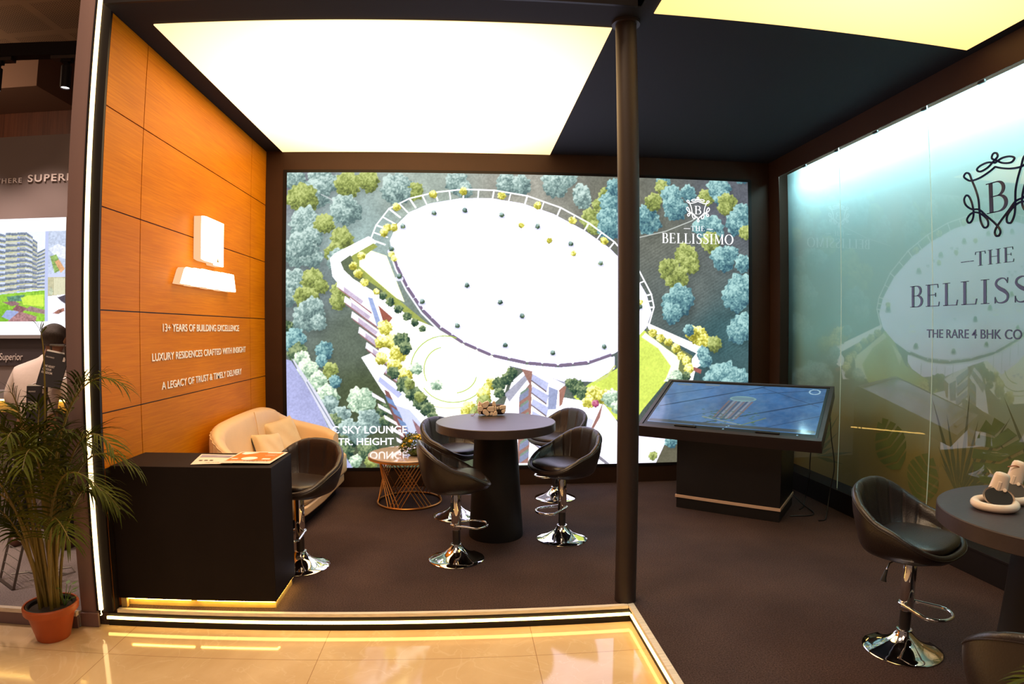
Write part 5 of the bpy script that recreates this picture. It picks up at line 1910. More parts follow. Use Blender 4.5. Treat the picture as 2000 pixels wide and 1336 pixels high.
# ------------------------------------------------------------------ touch screen kiosk
def paint_map(W=240, H=140):
    yy, xx = np.mgrid[0:H, 0:W]
    X, Y = xx / (W - 1), yy / (H - 1)
    n = vnoise(H, W, 34, 4, 21)
    n2 = vnoise(H, W, 7, 3, 22)
    A = np.array([.028, .115, .285]) * (0.55 + 0.9 * n)[..., None] + np.array([.05, .05, .045]) * n2[..., None]
    A = A + np.array([.05, .055, .06]) * np.clip(1 - X * 1.6, 0, 1)[..., None]

    def line(ax, ay, bx, by, w, c):
        L = (bx - ax) ** 2 + (by - ay) ** 2
        t = np.clip(((X - ax) * (bx - ax) + (Y - ay) * (by - ay)) / L, 0, 1)
        d = np.hypot((X - ax - t * (bx - ax)) * 1.75, Y - ay - t * (by - ay))
        m = np.clip((w - d) / 0.006 + 0.5, 0, 1)[..., None]
        A[:] = A * (1 - m) + np.array(c) * m
    for l in ((0.02, .62, .62, .02, .012), (.30, .98, 1.0, .30, .013), (.55, .22, 1.0, .02, .006), (.62, .05, .98, .42, .005), (0, .35, .3, .1, .006), (.70, .95, 1, .62, .005), (.1, .95, .45, .6, .004)):
        line(*l, (.022, .055, .12))
    # tower in the middle of the map
    for k in range(10):
        f = k / 9
        c = ((.17, .12, .12), (.05, .07, .12), (.22, .24, .28))[k % 3]
        line(.44 + .145 * f, .40, .395 + .135 * f, .80, .010, c)
    for k in range(26):
        a = 2 * PI * k / 26
        line(.52 + .075 * math.cos(a), .335 + .05 * math.sin(a), .52 + .075 * math.cos(a + .25), .335 + .05 * math.sin(a + .25), .014, (.18, .32, .34))
    line(.47, .335, .57, .335, .035, (.13, .22, .27))
    line(.33, .80, .58, .92, .012, (.20, .26, .25))
    line(.58, .92, .70, .74, .010, (.12, .18, .12))
    for k in range(60):
        r = np.random.default_rng(900 + k)
        a, b = r.random() * .35 + .3, r.random() * .3 + .62
        line(a, b, a + .01, b, .007, (.05, .12, .09))
    line(.02, .955, .98, .955, .03, (.055, .075, .09))
    for a, b in ((.03, .05), (.22, .03)):
        line(a + .02, b, a + .10, b, .02, (.16, .22, .27))
    # compass ring
    d = np.abs(np.hypot((X - .935) * 1.75, Y - .085) - .055)
    A[d < .007] = (.35, .55, .65)
    return np.clip(A, .003, 1)


ANG = math.atan2(-0.637, 0.771)
t = thing('touch_kiosk', 'black kiosk with a big sloping touch screen map in front of the glass wall', 'kiosk', (4.73, 2.29, 0), ANG)
YZ = Matrix(((0, 0, 1, 0), (1, 0, 0, 0), (0, 1, 0, 0), (0, 0, 0, 1)))
mb = MB()
mb.prism([(-.325, 0.128), (.325, 0.128), (.325, 0.98), (.203, 1.052), (-.325, 0.818)], -.48, .48, 0, YZ)
mb.build('pedestal', 'kiosk_black', t, bevel=0.003)
mb = MB()
mb.box(-.478, .478, -.323, .323, 0.0, 0.100)
mb.build('plinth', 'kiosk_black', t, bevel=0.003)
mb = MB()
mb.box(-.488, .488, -.333, .333, 0.1005, 0.1275)
mb.build('trim_band', 'pink_trim', t, bevel=0.002)
SL = math.atan2(1.185 - 0.81, 0.203 + 0.645)
LS = math.hypot(0.375, 0.848)
F = frame_mat((0.044 - 0.80, -0.645, 0.81), (1, 0, 0), (0, math.cos(SL), math.sin(SL)))
mb = MB()
mb.box(0, 1.60, 0, LS, -0.117, -0.012, 0, F)
mb.box(0, 1.60, 0, 0.045, -0.0119, 0.0, 0, F)
mb.box(0, 1.60, LS - 0.03, LS, -0.0119, 0.0, 0, F)
mb.box(0, 0.035, 0.045, LS - 0.03, -0.0119, 0.0, 0, F)
mb.box(1.565, 1.60, 0.045, LS - 0.03, -0.0119, 0.0, 0, F)
slab = mb.build('screen_housing', 'kiosk_frame', t, bevel=0.002)
mb = MB()
mb.box(0.040, 1.560, 0.050, LS - 0.035, -0.0118, -0.006, 0, F)
mon = mb.build('monitor', 'plastic_black', t)
o = F @ Vector((0.062, 0.098, -0.0053))
picture_plane('display', paint_map(), o, F.to_3x3() @ Vector((1, 0, 0)), F.to_3x3() @ Vector((0, 1, 0)), 1.476, LS - 0.098 - 0.052, emis_attr('kiosk_picture', 1.0, 1.0), t)
for a in (0.34, 1.06):
    mb = MB()
    mb.box(a, a + 0.20, 0.052, 0.078, -0.0058, 0.010, 0, F)
    mb.build('pen_tray', 'plastic_black', t, bevel=0.003)
for a, b in ((0.78, 0.075), (0.80, 0.112), (0.815, 0.130), (1.40, 0.07)):
    mb = MB()
    mb.lathe([(0.0, 0.0), (0.009, 0.0)], 14, 0, F @ Matrix.Translation((a, b, -0.0045)), cap=False)
    mb.build('indicator', 'screen_icon', t)
mb = MB()
mb.box(.505, .517, -.42, .34, 0.742, 0.752)
mb.build('led_strip', 'led', t)
for nm, lab, P in (
        ('power_cable', 'black cable hanging from the kiosk screen in two kinks to the floor', [(5.36, 2.03, .93), (5.37, 2.04, .70), (5.41, 2.12, .42), (5.40, 2.10, .33), (5.43, 2.17, .20), (5.42, 2.20, .06), (5.36, 2.12, .008), (5.28, 2.05, .007)]),
        ('power_cable', 'longer black cable curving down beside the glass wall from the kiosk corner', [(5.47, 1.93, 1.02), (5.49, 1.91, .72), (5.50, 1.86, .45), (5.48, 1.88, .22), (5.42, 1.82, .06), (5.34, 1.72, .009), (5.26, 1.70, .007)]),
        ('power_cable', 'black cable looping on the carpet behind the kiosk plinth', [(5.33, 2.30, .10), (5.36, 2.14, .03), (5.36, 1.96, .008), (5.30, 1.87, .007), (5.20, 1.86, .007), (5.08, 1.88, .007)])):
    mb = MB()
    mb.tube(crom(P, 8), 0.0052, 8)
    tag(mb.build(nm, 'plastic_black', smooth=True), lab, 'cable', 'cables of the kiosk')


# ------------------------------------------------------------------ potted palms
def frond_mesh(base, height, reach, az, droop, nl, ll, seed, twist=0.0, bare=0.45, wall=9.0):
    """one frond: a cane that rises and arches, leaflets in two ranks along its outer part"""
    r = random.Random(seed)
    st, lf = MB(), MB()
    d = Vector((math.cos(az), math.sin(az), 0))
    side = Vector((-d.y, d.x, 0))

    def limit(p):
        # leaves that reach the wall behind bend back from it
        return p if p.y < wall else Vector((p.x, wall - 0.3 * (p.y - wall), p.z))
    P = []
    for k in range(25):
        f = k / 24
        out = reach * (0.16 * f + 0.84 * f ** 2.3)
        z = height * (1 - (1 - f) ** 1.55) - droop * max(0, f - 0.55) ** 2 * 4.0
        P.append(limit(base + d * out + Vector((0, 0, z)) + side * (0.05 * math.sin(f * 3 + seed)) * f))
    st.tube(P, lambda f: 0.0085 * (1 - f) ** 0.8 + 0.0015, 7)
    for k in range(nl):
        f = bare + (1 - bare) * (k + 0.5) / nl
        x = f * 24
        i = min(int(x), 23)
        p = P[i].lerp(P[i + 1], x - i)
        t = (P[i + 1] - P[i]).normalized()
        sd = t.cross(Vector((0, 0, 1)))
        if sd.length < 1e-4:
            sd = side.copy()
        sd.normalize()
        up = sd.cross(t)
        g = (k + 0.5) / nl
        L = ll * (0.55 + 0.6 * math.sin(PI * min(1, 0.12 + 0.88 * g) ** 0.8)) * r.uniform(0.85, 1.1)
        for s in (1, -1):
            a = math.radians(58 - 30 * g + r.uniform(-7, 7))
            dr = (sd * s * math.sin(a) + t * math.cos(a) + up * r.uniform(0.12, 0.42)).normalized()
            w = 0.0060 * r.uniform(0.8, 1.2)
            wv = dr.cross(up).normalized() * s
            q = [p]
            v = dr.copy()
            for m in range(4):
                v = (v + Vector((0, 0, -0.12 - 0.085 * m)) * r.uniform(0.6, 1.3)).normalized()
                q.append(q[-1] + v * L / 4)
            q = [limit(z) for z in q]
            ws = (w * 0.35, w, w * 0.9, w * 0.55, 0.0006)
            V, Fc = [], []
            for m in range(5):
                V += [q[m] + wv * ws[m], q[m] + Vector((0, 0, -0.25 * ws[m])), q[m] - wv * ws[m]]
            for m in range(4):
                Fc += [(m * 3, m * 3 + 1, m * 3 + 4, m * 3 + 3), (m * 3 + 1, m * 3 + 2, m * 3 + 5, m * 3 + 4)]
            lf.add(V, Fc)
    return st, lf


def potted_palm(loc, lab, fronds, wall=9.0):
    t = thing('potted_palm', lab, 'potted plant', loc)
    mb = MB()
    mb.lathe([(0.0, 0.0), (0.090, 0.0), (0.094, 0.006), (0.131, 0.160), (0.134, 0.163), (0.147, 0.164), (0.153, 0.172), (0.155, 0.205), (0.150, 0.213), (0.142, 0.212), (0.138, 0.185), (0.120, 0.178)], 56, cap=False)
    mb.build('pot', 'terracotta', t, smooth=35, merge=True)
    mb = MB()
    mb.lathe([(0.137, 0.186), (0.137, 0.207), (0.128, 0.211), (0.121, 0.205), (0.119, 0.178)], 48, cap=False)
    mb.build('inner_pot', 'plastic_black', t, smooth=35)
    mb = MB()
    mb.lathe([(0.119, 0.185), (0.06, 0.192), (0.0, 0.194)], 32, cap=False)
    mb.build('soil', 'soil', t, smooth=True)
    for i, (a, rb, h, re, az, dr, nl, ll, bare) in enumerate(fronds):
        st, lf = frond_mesh(Vector((rb * math.cos(a), rb * math.sin(a), 0.18)), h, re, az, dr, nl, ll, i + 3, bare=bare, wall=wall)
        o = st.build('cane', 'cane', t, smooth=True)
        lf.build('frond', 'frond', o)
    return t


R = math.radians
r2 = random.Random(5)
FR = []
#        height, reach, azimuth (0 = right, 90 = away, 270 = towards the camera), droop
spec = [(1.42, .10, 200, .10), (1.38, .30, 20, .25), (1.47, .48, 2, .50), (1.18, .52, -18, .55), (1.05, .55, 12, .65), (1.34, .26, 160, .2), (1.22, .44, 178, .5), (1.06, .52, 195, .6), (1.26, .34, 215, .4), (0.92, .50, 170, .6), (0.85, .46, -5, .6), (1.12, .42, 300, .55), (1.00, .45, 255, .55), (1.18, .30, 275, .4), (0.86, .42, 225, .55), (1.15, .40, 90, .5), (1.04, .42, 120, .5), (0.72, .42, 200, .5), (0.70, .40, 330, .5), (0.98, .48, 345, .6), (1.28, .22, 330, .3), (0.80, .40, 20, .5), (1.36, .16, 110, .15), (0.66, .44, 185, .45), (1.10, .34, 50, .4)]
for i, (h, re, az, dr) in enumerate(spec):
    FR.append((R(az + r2.uniform(-40, 40)), r2.uniform(0.015, 0.060), h * (0.93 if re < 0.3 else 1.04), re, R(az), dr * 0.55, 15 if re < 0.3 else 24, 0.17 if re < 0.3 else 0.23, 0.40 + 0.06 * r2.random()))
FR.append((0.0, 0.03, 1.62, 0.04, R(150), 0.0, 3, 0.12, 0.93))
palm = potted_palm((-0.300, 0.175, -0.0995), 'tall feathery palm in a terracotta pot at the left edge of the stand', FR, 0.105)
mb = MB()
for k in range(9):
    a = k * 0.9
    p = Vector((0.085 + 0.035 * math.cos(a), 0.03 + 0.03 * math.sin(a), 0.235 + 0.035 * (k % 3)))
    mb.tube([(0.075, 0.025, 0.185), p], 0.002, 5)
    d = Vector((math.cos(a), math.sin(a), 0.3)).normalized()
    s = d.cross(Vector((0, 0, 1))).normalized()
    mb.face([p, p + d * 0.02 + s * 0.014, p + d * 0.045, p + d * 0.02 - s * 0.014])
mb.build('sprout', 'sprout', palm)
FR = [(R(150), .03, 0.81, .72, R(160), .30, 18, .14, .55), (R(100), .03, 0.88, .40, R(120), .20, 20, .15, .5), (R(30), .03, 1.2, .3, R(40), .2, 20, .2, .45), (R(300), .03, 1.1, .35, R(300), .2, 20, .2, .45)]
potted_palm((3.62, -2.42, 0.0005), 'palm of which only leaf tips show in the picture corner, near the dark stool back', FR)

# ------------------------------------------------------------------ the neighbouring stand on the left
NX = -0.212
mb = MB()
mb.box(NX, -0.112, 0.335, 3.4, -0.0985, 4.05)
struct(mb.build('partition_wall', 'mauve'))
mb = MB()
mb.box(NX - 0.004, -0.095, 0.318, 0.334, -0.0985, -0.012)
struct(mb.build('partition_baseboard', 'mauve', bevel=0.002))
mb = MB()
mb.box(-6.5, NX - 0.001, 0.310, 3.4, -0.0985, 0.0)
struct(mb.build('neighbour_floor', 'grey_carpet'))
mb = MB()
mb.box(-6.5, NX - 0.005, 0.290, 0.309, -0.0985, -0.022)
struct(mb.build('neighbour_baseboard', 'mauve'))
mb = MB()
mb.box(-6.5, NX - 0.005, 0.285, 0.318, -0.0215, 0.006)
struct(mb.build('trim_5', 'white_wood', bevel=0.002))
YN = 1.80
mb = MB()
mb.box(-6.5, NX - 0.001, YN, YN + 0.1, 0.0005, 3.365)
struct(mb.build('neighbour_wall', 'grey_wall'))
mb = MB()
mb.box(-6.5, NX - 0.001, YN - 0.012, YN - 0.0005, 0.0005, 0.09)
struct(mb.build('neighbour_baseboard', 'dark_panel'))
# hall behind: boarded wall, perforated ceiling, duct, track
mb = MB()
mb.box(-9, NX - 0.001, 4.05, 4.15, 0, 5.6)
struct(mb.build('hall_wall', 'slat'))
mb = MB()
mb.box(-9, NX - 0.001, -0.6, 2.62, 4.60, 4.66)
struct(mb.build('hall_ceiling', 'perforated'))
mb = MB()
mb.box(-9, NX - 0.001, 2.62, 4.05, 5.12, 5.2)
mb.box(-9, NX - 0.001, 2.60, 2.62, 4.60, 5.2)
struct(mb.build('recess_ceiling', 'duct'))
mb = MB()
mb.box(-5.5, -2.66, 3.25, 4.045, 4.43, 5.115)
tag(mb.build('duct_box', 'duct', bevel=0.004), 'pale boxed duct under the hall ceiling above the neighbouring stand', 'duct')
TF = Matrix.Translation((0, 2.072, 4.115)) @ Matrix.Rotation(R(5), 4, 'Z')
t = thing('track_rail', 'black lighting track running across the top left corner', 'track', (0, 0, 0))
mb = MB()
mb.box(-6, -0.2145, -0.05, 0.05, 0.01, 0.13, 0, TF)
mb.build('rail', 'black', t)
for x in (-2.045, -1.395):
    mb = MB()
    mb.box(x - 0.14, x + 0.14, -0.04, 0.04, -0.022, 0.0095, 0, TF)
    mb.build('track_adapter', 'dark_steel', t)
for x, lab in ((-2.045, 'black cylinder spotlight at the left picture edge, under the track'), (-1.395, 'black cylinder spotlight under the track, beside the mauve partition')):
    t = thing('track_spotlight', lab, 'spotlight', (x, 1.95 + (x + 1.4) * 0.087, 3.832), 0, 'spotlights on the track')
    mb = MB()
    mb.lathe([(0.0, 0.2), (0.044, 0.2), (0.044, 0.012), (0.040, 0.0), (0.038, 0.0), (0.036, 0.02), (0.0, 0.02)], 32, cap=False)
    mb.build('can', 'black', t, smooth=40)
    mb = MB()
    mb.lathe([(0.0, 0.012), (0.036, 0.0105)], 32, cap=False)
    mb.build('lens', 'spot_glow', t)
    mb = MB()
    mb.box(-0.02, 0.02, -0.02, 0.02, 0.2, 0.262)
    mb.box(-0.05, 0.05, -0.025, 0.025, 0.235, 0.262)
    mb.build('bracket', 'black', t)


def paint_poster(W=208, H=224):
    """backlit film: pixel columns and rows as they stand on the wall"""
    A = np.ones((H, W, 3)) * np.array([1.25, 1.22, 1.3])
    gy, gx = np.mgrid[0:H, 0:W]
    n = vnoise(H, W, 10, 3, 31)
    n2 = vnoise(H, W, 3, 2, 32)

    def poly(P, c, k=0.0):
        px, py = np.array([p[0] for p in P], float) + 75, np.array([p[1] for p in P], float)
        ins = np.zeros((H, W), bool)
        j = len(px) - 1
        for i in range(len(px)):
            cc = ((py[i] > gy) != (py[j] > gy))
            ins ^= cc & (gx < (px[j] - px[i]) * (gy - py[i]) / (py[j] - py[i] + 1e-9) + px[i])
            j = i
        col = np.array(c) * (1 + k * (n2 - 0.5) * 2)[..., None]
        A[ins] = col[ins]
    poly([(-75, 26), (94, 26), (94, 198), (-75, 198)], (.85, .92, 1.15), .05)
    # tower blocks with balcony bands
    for x0, x1, t0, t1, b0, b1, base in ((-75, 0, 26, 26, 155, 150, (.50, .58, .75)), (0, 17, 26, 30, 148, 145, (.62, .70, .95)), (17, 40, 26, 27, 145, 142, (.60, .62, .55)), (40, 45, 26, 27, 142, 141, (.45, .52, .80)), (45, 56, 26, 27, 141, 140, (.42, .45, .50)), (56, 70, 26, 35, 140, 138, (.65, .70, .82)), (70, 79, 40, 46, 138, 138, (.38, .40, .45)), (79, 94, 66, 58, 138, 138, (.55, .60, .72))):
        poly([(x0, t0), (x1, t1), (x1, b1), (x0, b0)], base, .15)
        for k in range(11):
            f0, f1 = k / 11, (k + 0.52) / 11
            q = lambda x, f: (x, (t0 + (b0 - t0) * f) if x == x0 else (t1 + (b1 - t1) * f))
            poly([q(x0, f0), q(x1, f0 + 0.012), q(x1, f1), q(x0, f1)], (.20, .24, .32), .4)
            f2 = (k + 0.72) / 11
            poly([q(x0, f1), q(x1, f1), q(x1, f2), q(x0, f2)], (.62, .62, .38), .3)
    poly([(-75, 152), (94, 138), (94, 198), (-75, 198)], (.30, .58, .06), .35)
    poly([(20, 150), (55, 146), (52, 158), (24, 160)], (.14, .30, .20), .6)
    poly([(48, 152), (60, 148), (92, 146), (92, 170), (52, 165)], (.62, .85, .10), .2)
    poly([(-75, 175), (22, 165), (30, 198), (-75, 198)], (.22, .48, .04), .3)
    poly([(10, 188), (20, 175), (45, 178), (30, 196)], (.35, .42, .70), .2)
    poly([(20, 198), (45, 178), (78, 188), (76, 198)], (.42, .22, .22), .5)
    poly([(30, 175), (40, 165), (60, 172), (50, 180)], (.28, .13, .14), .4)
    poly([(12, 160), (35, 158), (48, 164), (30, 168)], (.30, .17, .18), .3)
    poly([(55, 176), (66, 168), (94, 176), (94, 184)], (.34, .22, .22), .4)
    poly([(94, 26), (99.5, 26), (99.5, 198), (94, 198)], (.52, .58, .85))
    poly([(99.5, 26), (133, 26), (133, 108), (99.5, 108)], (.55, .62, .78), .25)
    poly([(100, 60), (118, 50), (133, 58), (133, 80), (112, 72)], (.80, .84, .95), .2)
    poly([(103, 74), (115, 70), (128, 98), (112, 106)], (.30, .45, .14), .6)
    poly([(112, 84), (120, 80), (131, 98), (124, 106)], (.75, .42, .22), .3)
    poly([(99.5, 108), (133, 108), (133, 114), (99.5, 114)], (.62, .66, .90))
    poly([(99.5, 114), (133, 114), (133, 150), (99.5, 150)], (.55, .52, .34), .2)
    for k in range(7):
        poly([(112 + 3 * k, 116), (113.5 + 3 * k, 116), (113.5 + 3 * k, 148), (112 + 3 * k, 148)], (.78, .76, .55))
    poly([(99.5, 150), (133, 146), (133, 198), (99.5, 198)], (.95, .95, 1.1), .05)
    poly([(118, 152), (133, 147), (133, 165), (126, 160)], (.10, .08, .10), .3)
    poly([(109, 182), (120, 175), (130, 172), (131, 178), (118, 184)], (.35, .16, .12), .7)
    poly([(101, 140), (106, 132), (110, 140), (106, 150)], (.50, .55, .40), .5)
    return np.clip(A, .01, 1.4)


t = thing('light_box_poster', 'backlit poster of apartment towers and lawns on the grey wall of the next stand', 'poster', (0, 0, 0))
u2x = lambda u: -1.845 + 0.00488 * u
picture_plane('film', paint_poster(), (u2x(-75), YN - 0.035, 1.665), (1, 0, 0), (0, 0, 1), 208 * 0.00488, 0.980, emis_attr('poster_picture', 1.15), t)
mb = MB()
mb.box(u2x(-75) - 0.02, u2x(133) + 0.003, YN - 0.034, YN - 0.0005, 1.664, 2.646)
mb.build('case', 'aluminium', t)
mb = MB()
mb.box(u2x(-75) - 0.02, u2x(133) + 0.003, YN - 0.045, YN - 0.0005, 1.635, 1.6635)
mb.build('bottom_rail', 'ledge', t)
mb = MB()
NF = lambda x, z: frame_mat((x, YN - 0.0008, z), (1, 0, 0), (0, 0, 1))
BF = lambda x, z: frame_mat((x, YN - 0.010, z), (1, 0, 0), (0, 0, 1))
text(mb, 'WHERE', BF(-1.928, 2.960), 0.285, 0.040, 0.004, 0.006, 1.25)
text(mb, 'SUPERIOR', BF(-1.585, 2.962), 0.575, 0.058, 0.004, 0.020, 1.2)
tag(mb.build('wall_lettering', 'pale_text'), 'pale letters reading WHERE SUPERIOR high on the grey neighbouring wall', 'lettering')
mb = MB()
mb.box(-3.5, -1.25, YN - 0.012, YN - 0.0008, 1.405, 1.633)
t = tag(mb.build('wall_panel', 'dark_panel'), 'dark grey band below the backlit poster with handwritten lettering', 'wall panel')
mb = MB()
text(mb, 'Superior', frame_mat((-1.835, YN - 0.0165, 1.452), (1, 0, 0), (0, 0.0, 1)), 0.225, 0.058, 0.003, 0.0, 1.0, 0.15)
mb.build('script_lettering', 'pale_text', t)
t = thing('display_ledge', 'grey ledge with yellow light beneath along the neighbouring wall', 'ledge', (0, 0, 0))
mb = MB()
mb.box(-3.5, -0.6, 1.66, YN - 0.001, 1.135, 1.20)
mb.build('shelf', 'ledge', t)
mb = MB()
mb.box(-3.5, -0.6, 1.665, 1.69, 1.120, 1.1345)
mb.build('led_strip', 'led', t)
mb = MB()
mb.box(-3.5, -0.6, 1.70, YN - 0.001, 1.02, 1.1345)
mb.build('front_board', 'plywood', t)

# ------------------------------------------------------------------ literature stand with brochures
t_stand = t = thing('brochure_stand', 'grey zigzag metal brochure stand on the pale carpet behind the palm', 'brochure stand', (-0.95, 0.72, 0))
A0, B0 = Vector((-1.06, 0.70, 0.006)), Vector((-0.845, 0.555, 0.006))
A1, B1 = Vector((-1.03, 0.90, 0.47)), Vector((-0.815, 0.755, 0.47))
for P in ((A0, A1), (B0, B1)):
    mb = MB()
    d = (P[1] - P[0])
    mb.tube([P[0], P[1]], 0.011, 4)
    mb.build('side_rail', 'frame_grey', t)
mb = MB()
mb.tube([A0, B0], 0.013, 4)
mb.build('foot_rail', 'frame_grey', t)
for k in range(1, 9):
    mb = MB()
    f = k / 8.5
    mb.tube([A0.lerp(A1, f), B0.lerp(B1, f)], 0.003, 6)
    mb.build('rung', 'aluminium', t, smooth=True)
zig = [(A1 + B1) / 2, Vector((-0.86, 1.02, 0.62)), Vector((-0.90, 0.86, 0.93)), Vector((-0.78, 1.0, 1.02)), Vector((-0.80, 0.86, 1.32)), Vector((-0.70, 0.98, 1.38)), Vector((-0.62, 0.84, 1.60))]
e = (B0 - A0).normalized() * 0.125
for s in (-1, 1):
    mb = MB()
    mb.tube([p + e * s for p in zig], 0.008, 6)
    mb.build('side_rail', 'frame_grey', t, smooth=30)
mb = MB()
mb.tube([zig[-1] - e, zig[-1] + e], 0.008, 6)
mb.build('top_rail', 'frame_grey', t)
for P in ([(-1.05, 0.80, 0.006), (-0.70, 0.98, 0.006), (-0.62, 0.90, 0.006), (-0.66, 0.84, 0.006), (-0.85, 0.72, 0.006)], [(-0.98, 0.86, 0.006), (-0.72, 0.78, 0.006)], [(-0.90, 0.93, 0.006), (-0.66, 0.86, 0.006)]):
    mb = MB()
    mb.tube(P, 0.0042, 6)
    mb.build('base_wire', 'aluminium', t, smooth=True)
for i, (c, w, h, tilt, roll, lab) in enumerate((
        ((-0.632, 0.80, 1.435), 0.165, 0.235, 0.25, -0.20, 'charcoal brochure in the top pocket of the stand, tilted, beside the shirt'),
        ((-0.772, 0.815, 1.195), 0.145, 0.26, 0.12, 0.0, 'charcoal brochure in the middle pocket of the stand, behind palm leaves'),
        ((-0.900, 0.80, 0.80), 0.15, 0.24, 0.15, 0.05, 'charcoal brochure in the lowest pocket, among the palm leaves'))):
    q = thing('brochure', lab, 'brochure', c, 0, 'brochures on the stand')
    q.rotation_euler = (-tilt, -roll, 0.12)
    mb = MB()
    mb.box(-w / 2, w / 2, -0.004, 0.004, -h / 2, h / 2)
    mb.build('cover', 'brochure', q)
    mb = MB()
    mb.box(-w / 2 + 0.002, w / 2 - 0.002, 0.0041, 0.010, -h / 2, h / 2 + 0.012)
    mb.build('pages', 'paper_edge', q)
    mb = MB()
    QF = lambda x, z: frame_mat((x, -0.0041, z), (1, 0, 0), (0, 0, 1))
    x0 = -w / 2 + 0.014
    for k, (s, ww) in enumerate((('THE HEART', 0.078), ('OF YOUR', 0.062), ('KINGDOM.', 0.076))):
        text(mb, s, QF(x0, 0.012 - 0.022 * k), ww * w / 0.165, 0.014, 0.0006, 0.012)
    text(mb, 'PROVINCE', QF(x0, h / 2 - 0.042), 0.056 * w / 0.165, 0.009, 0.0006)
    mb.box(0, 0.016, 0, 0.030, 0, 0.0006, 0, QF(w / 2 - 0.034, h / 2 - 0.05))
    mb.build('print', 'pale_text', q)


settle(t_stand, (-0.95, 0.75, 0))

# ------------------------------------------------------------------ man in the neighbouring stand, seen from behind
def skin_mesh(name, joints, edges, mat, parent, sub=2):
    me = bpy.data.meshes.new(name)
    me.from_pydata([j[:3] for j in joints], edges, [])
    o = bpy.data.objects.new(name, me)
    COL.objects.link(o)
    md = o.modifiers.new('skin', 'SKIN')
    md.use_smooth_shade = True
    sk = me.skin_vertices[0].data
    for k, j in enumerate(joints):
        r = j[3]
        sk[k].radius = (r, j[4]) if len(j) > 4 else (r, r)
        sk[k].use_root = (k == 0)
    s = o.modifiers.new('sub', 'SUBSURF')
    s.levels = s.render_levels = sub
    bpy.context.view_layer.update()
    dg = bpy.context.evaluated_depsgraph_get()
    m2 = bpy.data.meshes.new_from_object(o.evaluated_get(dg))
    bpy.data.objects.remove(o)
    bpy.data.meshes.remove(me)
    m2.name = name
    m2.materials.clear()
    m2.materials.append(M[mat])
    m2.polygons.foreach_set('use_smooth', [True] * len(m2.polygons))
    q = bpy.data.objects.new(name, m2)
    COL.objects.link(q)
    q.parent = parent
    return q


man = thing('person', 'man in white shirt and black trousers, seen from behind, facing the next stand', 'person', (0, 0, 0))
LEG = lambda s: [(-1.19 + s * 0.10, 1.42, 0.90, 0.10), (-1.21 + s * 0.17, 1.43, 0.50, 0.068), (-1.21 + s * 0.21, 1.44, 0.14, 0.045)]
hipL, hipR = LEG(-1), LEG(1)
# one continuous body: pelvis, trunk, neck, head, arms with hands, legs with feet
J = [(-1.19, 1.42, 0.93, 0.13, 0.10), (-1.19, 1.43, 1.12, 0.13, 0.10), (-1.17, 1.47, 1.34, 0.15, 0.10), (-1.13, 1.51, 1.46, 0.075), (-1.105, 1.535, 1.545, 0.058), (-1.10, 1.55, 1.61, 0.080, 0.092), (-1.095, 1.555, 1.68, 0.082, 0.095), (-1.095, 1.55, 1.735, 0.045)]
E_ = [(0, 1), (1, 2), (2, 3), (3, 4), (4, 5), (5, 6), (6, 7)]


def chain(pts, root):
    i = len(J)
    J.extend(pts)
    E_.append((root, i))
    for k in range(len(pts) - 1):
        E_.append((i + k, i + k + 1))
    return i + len(pts) - 1


fl = chain(hipL + [(-1.425, 1.43, 0.055, 0.040), (-1.44, 1.52, 0.035, 0.034)], 0)
fr = chain(hipR + [(-1.0, 1.45, 0.055, 0.040), (-0.99, 1.54, 0.035, 0.034)], 0)
hl = chain([(-1.33, 1.45, 1.375, 0.060), (-1.415, 1.43, 1.17, 0.044), (-1.34, 1.53, 1.08, 0.034), (-1.27, 1.60, 1.09, 0.026), (-1.235, 1.625, 1.095, 0.030, 0.016)], 2)
for k, (dx, dy, dz) in enumerate(((.055, .035, .012), (.062, .028, .0), (.058, .022, -.012), (.045, .016, -.022))):
    chain([(-1.235 + dx * .55, 1.625 + dy * .55, 1.095 + dz * .7, .0085), (-1.235 + dx, 1.625 + dy, 1.088 + dz, .0075)], hl)
chain([(-1.235, 1.635, 1.125, .010), (-1.21, 1.65, 1.135, .008)], hl)
hr = chain([(-1.01, 1.50, 1.375, 0.060), (-0.93, 1.50, 1.17, 0.044), (-0.98, 1.60, 1.08, 0.034), (-1.04, 1.645, 1.10, 0.026), (-1.07, 1.66, 1.105, 0.030, 0.016)], 2)
for k, (dx, dy, dz) in enumerate(((-.055, .030, .012), (-.062, .024, .0), (-.058, .018, -.012), (-.045, .012, -.022))):
    chain([(-1.07 + dx * .55, 1.66 + dy * .55, 1.105 + dz * .7, .0085), (-1.07 + dx, 1.66 + dy, 1.098 + dz, .0075)], hr)
chain([(-1.075, 1.67, 1.135, .010), (-1.10, 1.68, 1.145, .008)], hr)
skin_mesh('body', J, E_, 'skin', man)
mb = MB()
for s in (-1, 1):
    mb.ball((-1.098 + s * 0.088, 1.535, 1.625), 0.010, 0.018, 0.031, 14, 10)
mb.ball((-1.098, 1.655, 1.62), 0.012, 0.018, 0.016, 12, 8)
for s in (-1, 1):
    mb.ball((-1.098 + s * 0.03, 1.636, 1.648), 0.011, 0.006, 0.006, 10, 6)
mb.ball((-1.098, 1.645, 1.585), 0.022, 0.006, 0.005, 12, 6)
mb.build('ear', 'skin', man, smooth=True)
mb = MB()
mb.ball((-1.098, 1.532, 1.662), 0.096, 0.108, 0.096, 40, 26)
hb = mb.build('hair', 'hair', man, smooth=True)
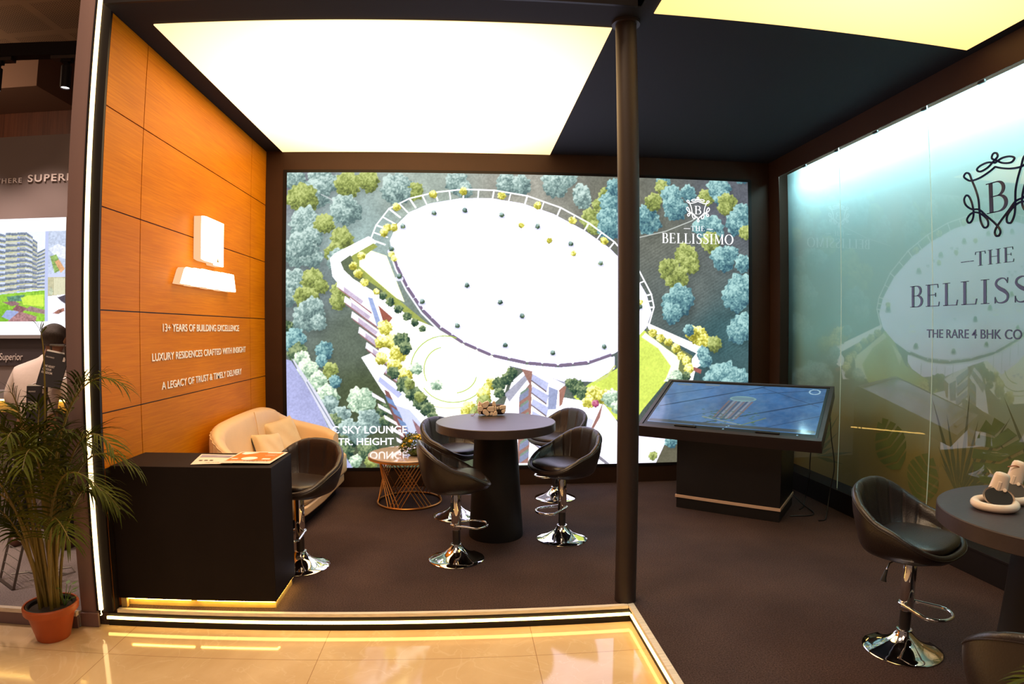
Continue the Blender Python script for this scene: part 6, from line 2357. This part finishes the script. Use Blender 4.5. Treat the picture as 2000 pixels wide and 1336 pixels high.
for v in hb.data.vertices:
    c = v.co
    c.x += 0.004 * math.sin(60 * c.z + 40 * c.y)
    if c.z < 1.70 and c.y > 1.56:
        c.y = 1.56 + (c.y - 1.56) * 0.15
    if c.z < 1.60:
        c.x = -1.098 + (c.x + 1.098) * 1.12
        c.y = 1.535 + (c.y - 1.535) * 1.05
SJ = [(-1.19, 1.42, 0.945, 0.150, 0.118), (-1.19, 1.425, 1.12, 0.158, 0.122), (-1.17, 1.465, 1.33, 0.165, 0.118), (-1.13, 1.505, 1.46, 0.085), (-1.113, 1.525, 1.505, 0.066), (-1.335, 1.45, 1.365, 0.082), (-1.425, 1.43, 1.17, 0.070), (-1.345, 1.525, 1.085, 0.056), (-1.30, 1.57, 1.085, 0.046), (-1.005, 1.50, 1.365, 0.082), (-0.92, 1.50, 1.17, 0.070), (-0.975, 1.595, 1.085, 0.056), (-1.01, 1.625, 1.09, 0.046)]
skin_mesh('shirt', SJ, [(0, 1), (1, 2), (2, 3), (3, 4), (2, 5), (5, 6), (6, 7), (7, 8), (2, 9), (9, 10), (10, 11), (11, 12)], 'shirt', man)
TJ = [(-1.19, 1.42, 0.955, 0.135, 0.11)]
TE = []
for s in (-1, 1):
    i = len(TJ)
    L = LEG(s)
    TJ += [(L[0][0], L[0][1], L[0][2] - 0.04, 0.112), (L[1][0], L[1][1], L[1][2], 0.088), (L[2][0], L[2][1], L[2][2] - 0.02, 0.068), (L[2][0], L[2][1], L[2][2] - 0.065, 0.068)]
    TE += [(0, i), (i, i + 1), (i + 1, i + 2), (i + 2, i + 3)]
skin_mesh('trousers', TJ, TE, 'trousers', man)
for s in (-1, 1):
    x = -1.215 + s * 0.215
    mb = MB()
    mb.ball((x + s * 0.01, 1.485, 0.042), 0.050, 0.135, 0.046, 20, 12, e=0.75)
    for i, p in enumerate(mb.v):
        if p[2] < 0.012:
            mb.v[i] = (p[0], p[1], 0.001)
    mb.build('shoe', 'shoe', man, smooth=50)
settle(man, (-1.2, 1.45, 0))
man.location.y -= 0.05
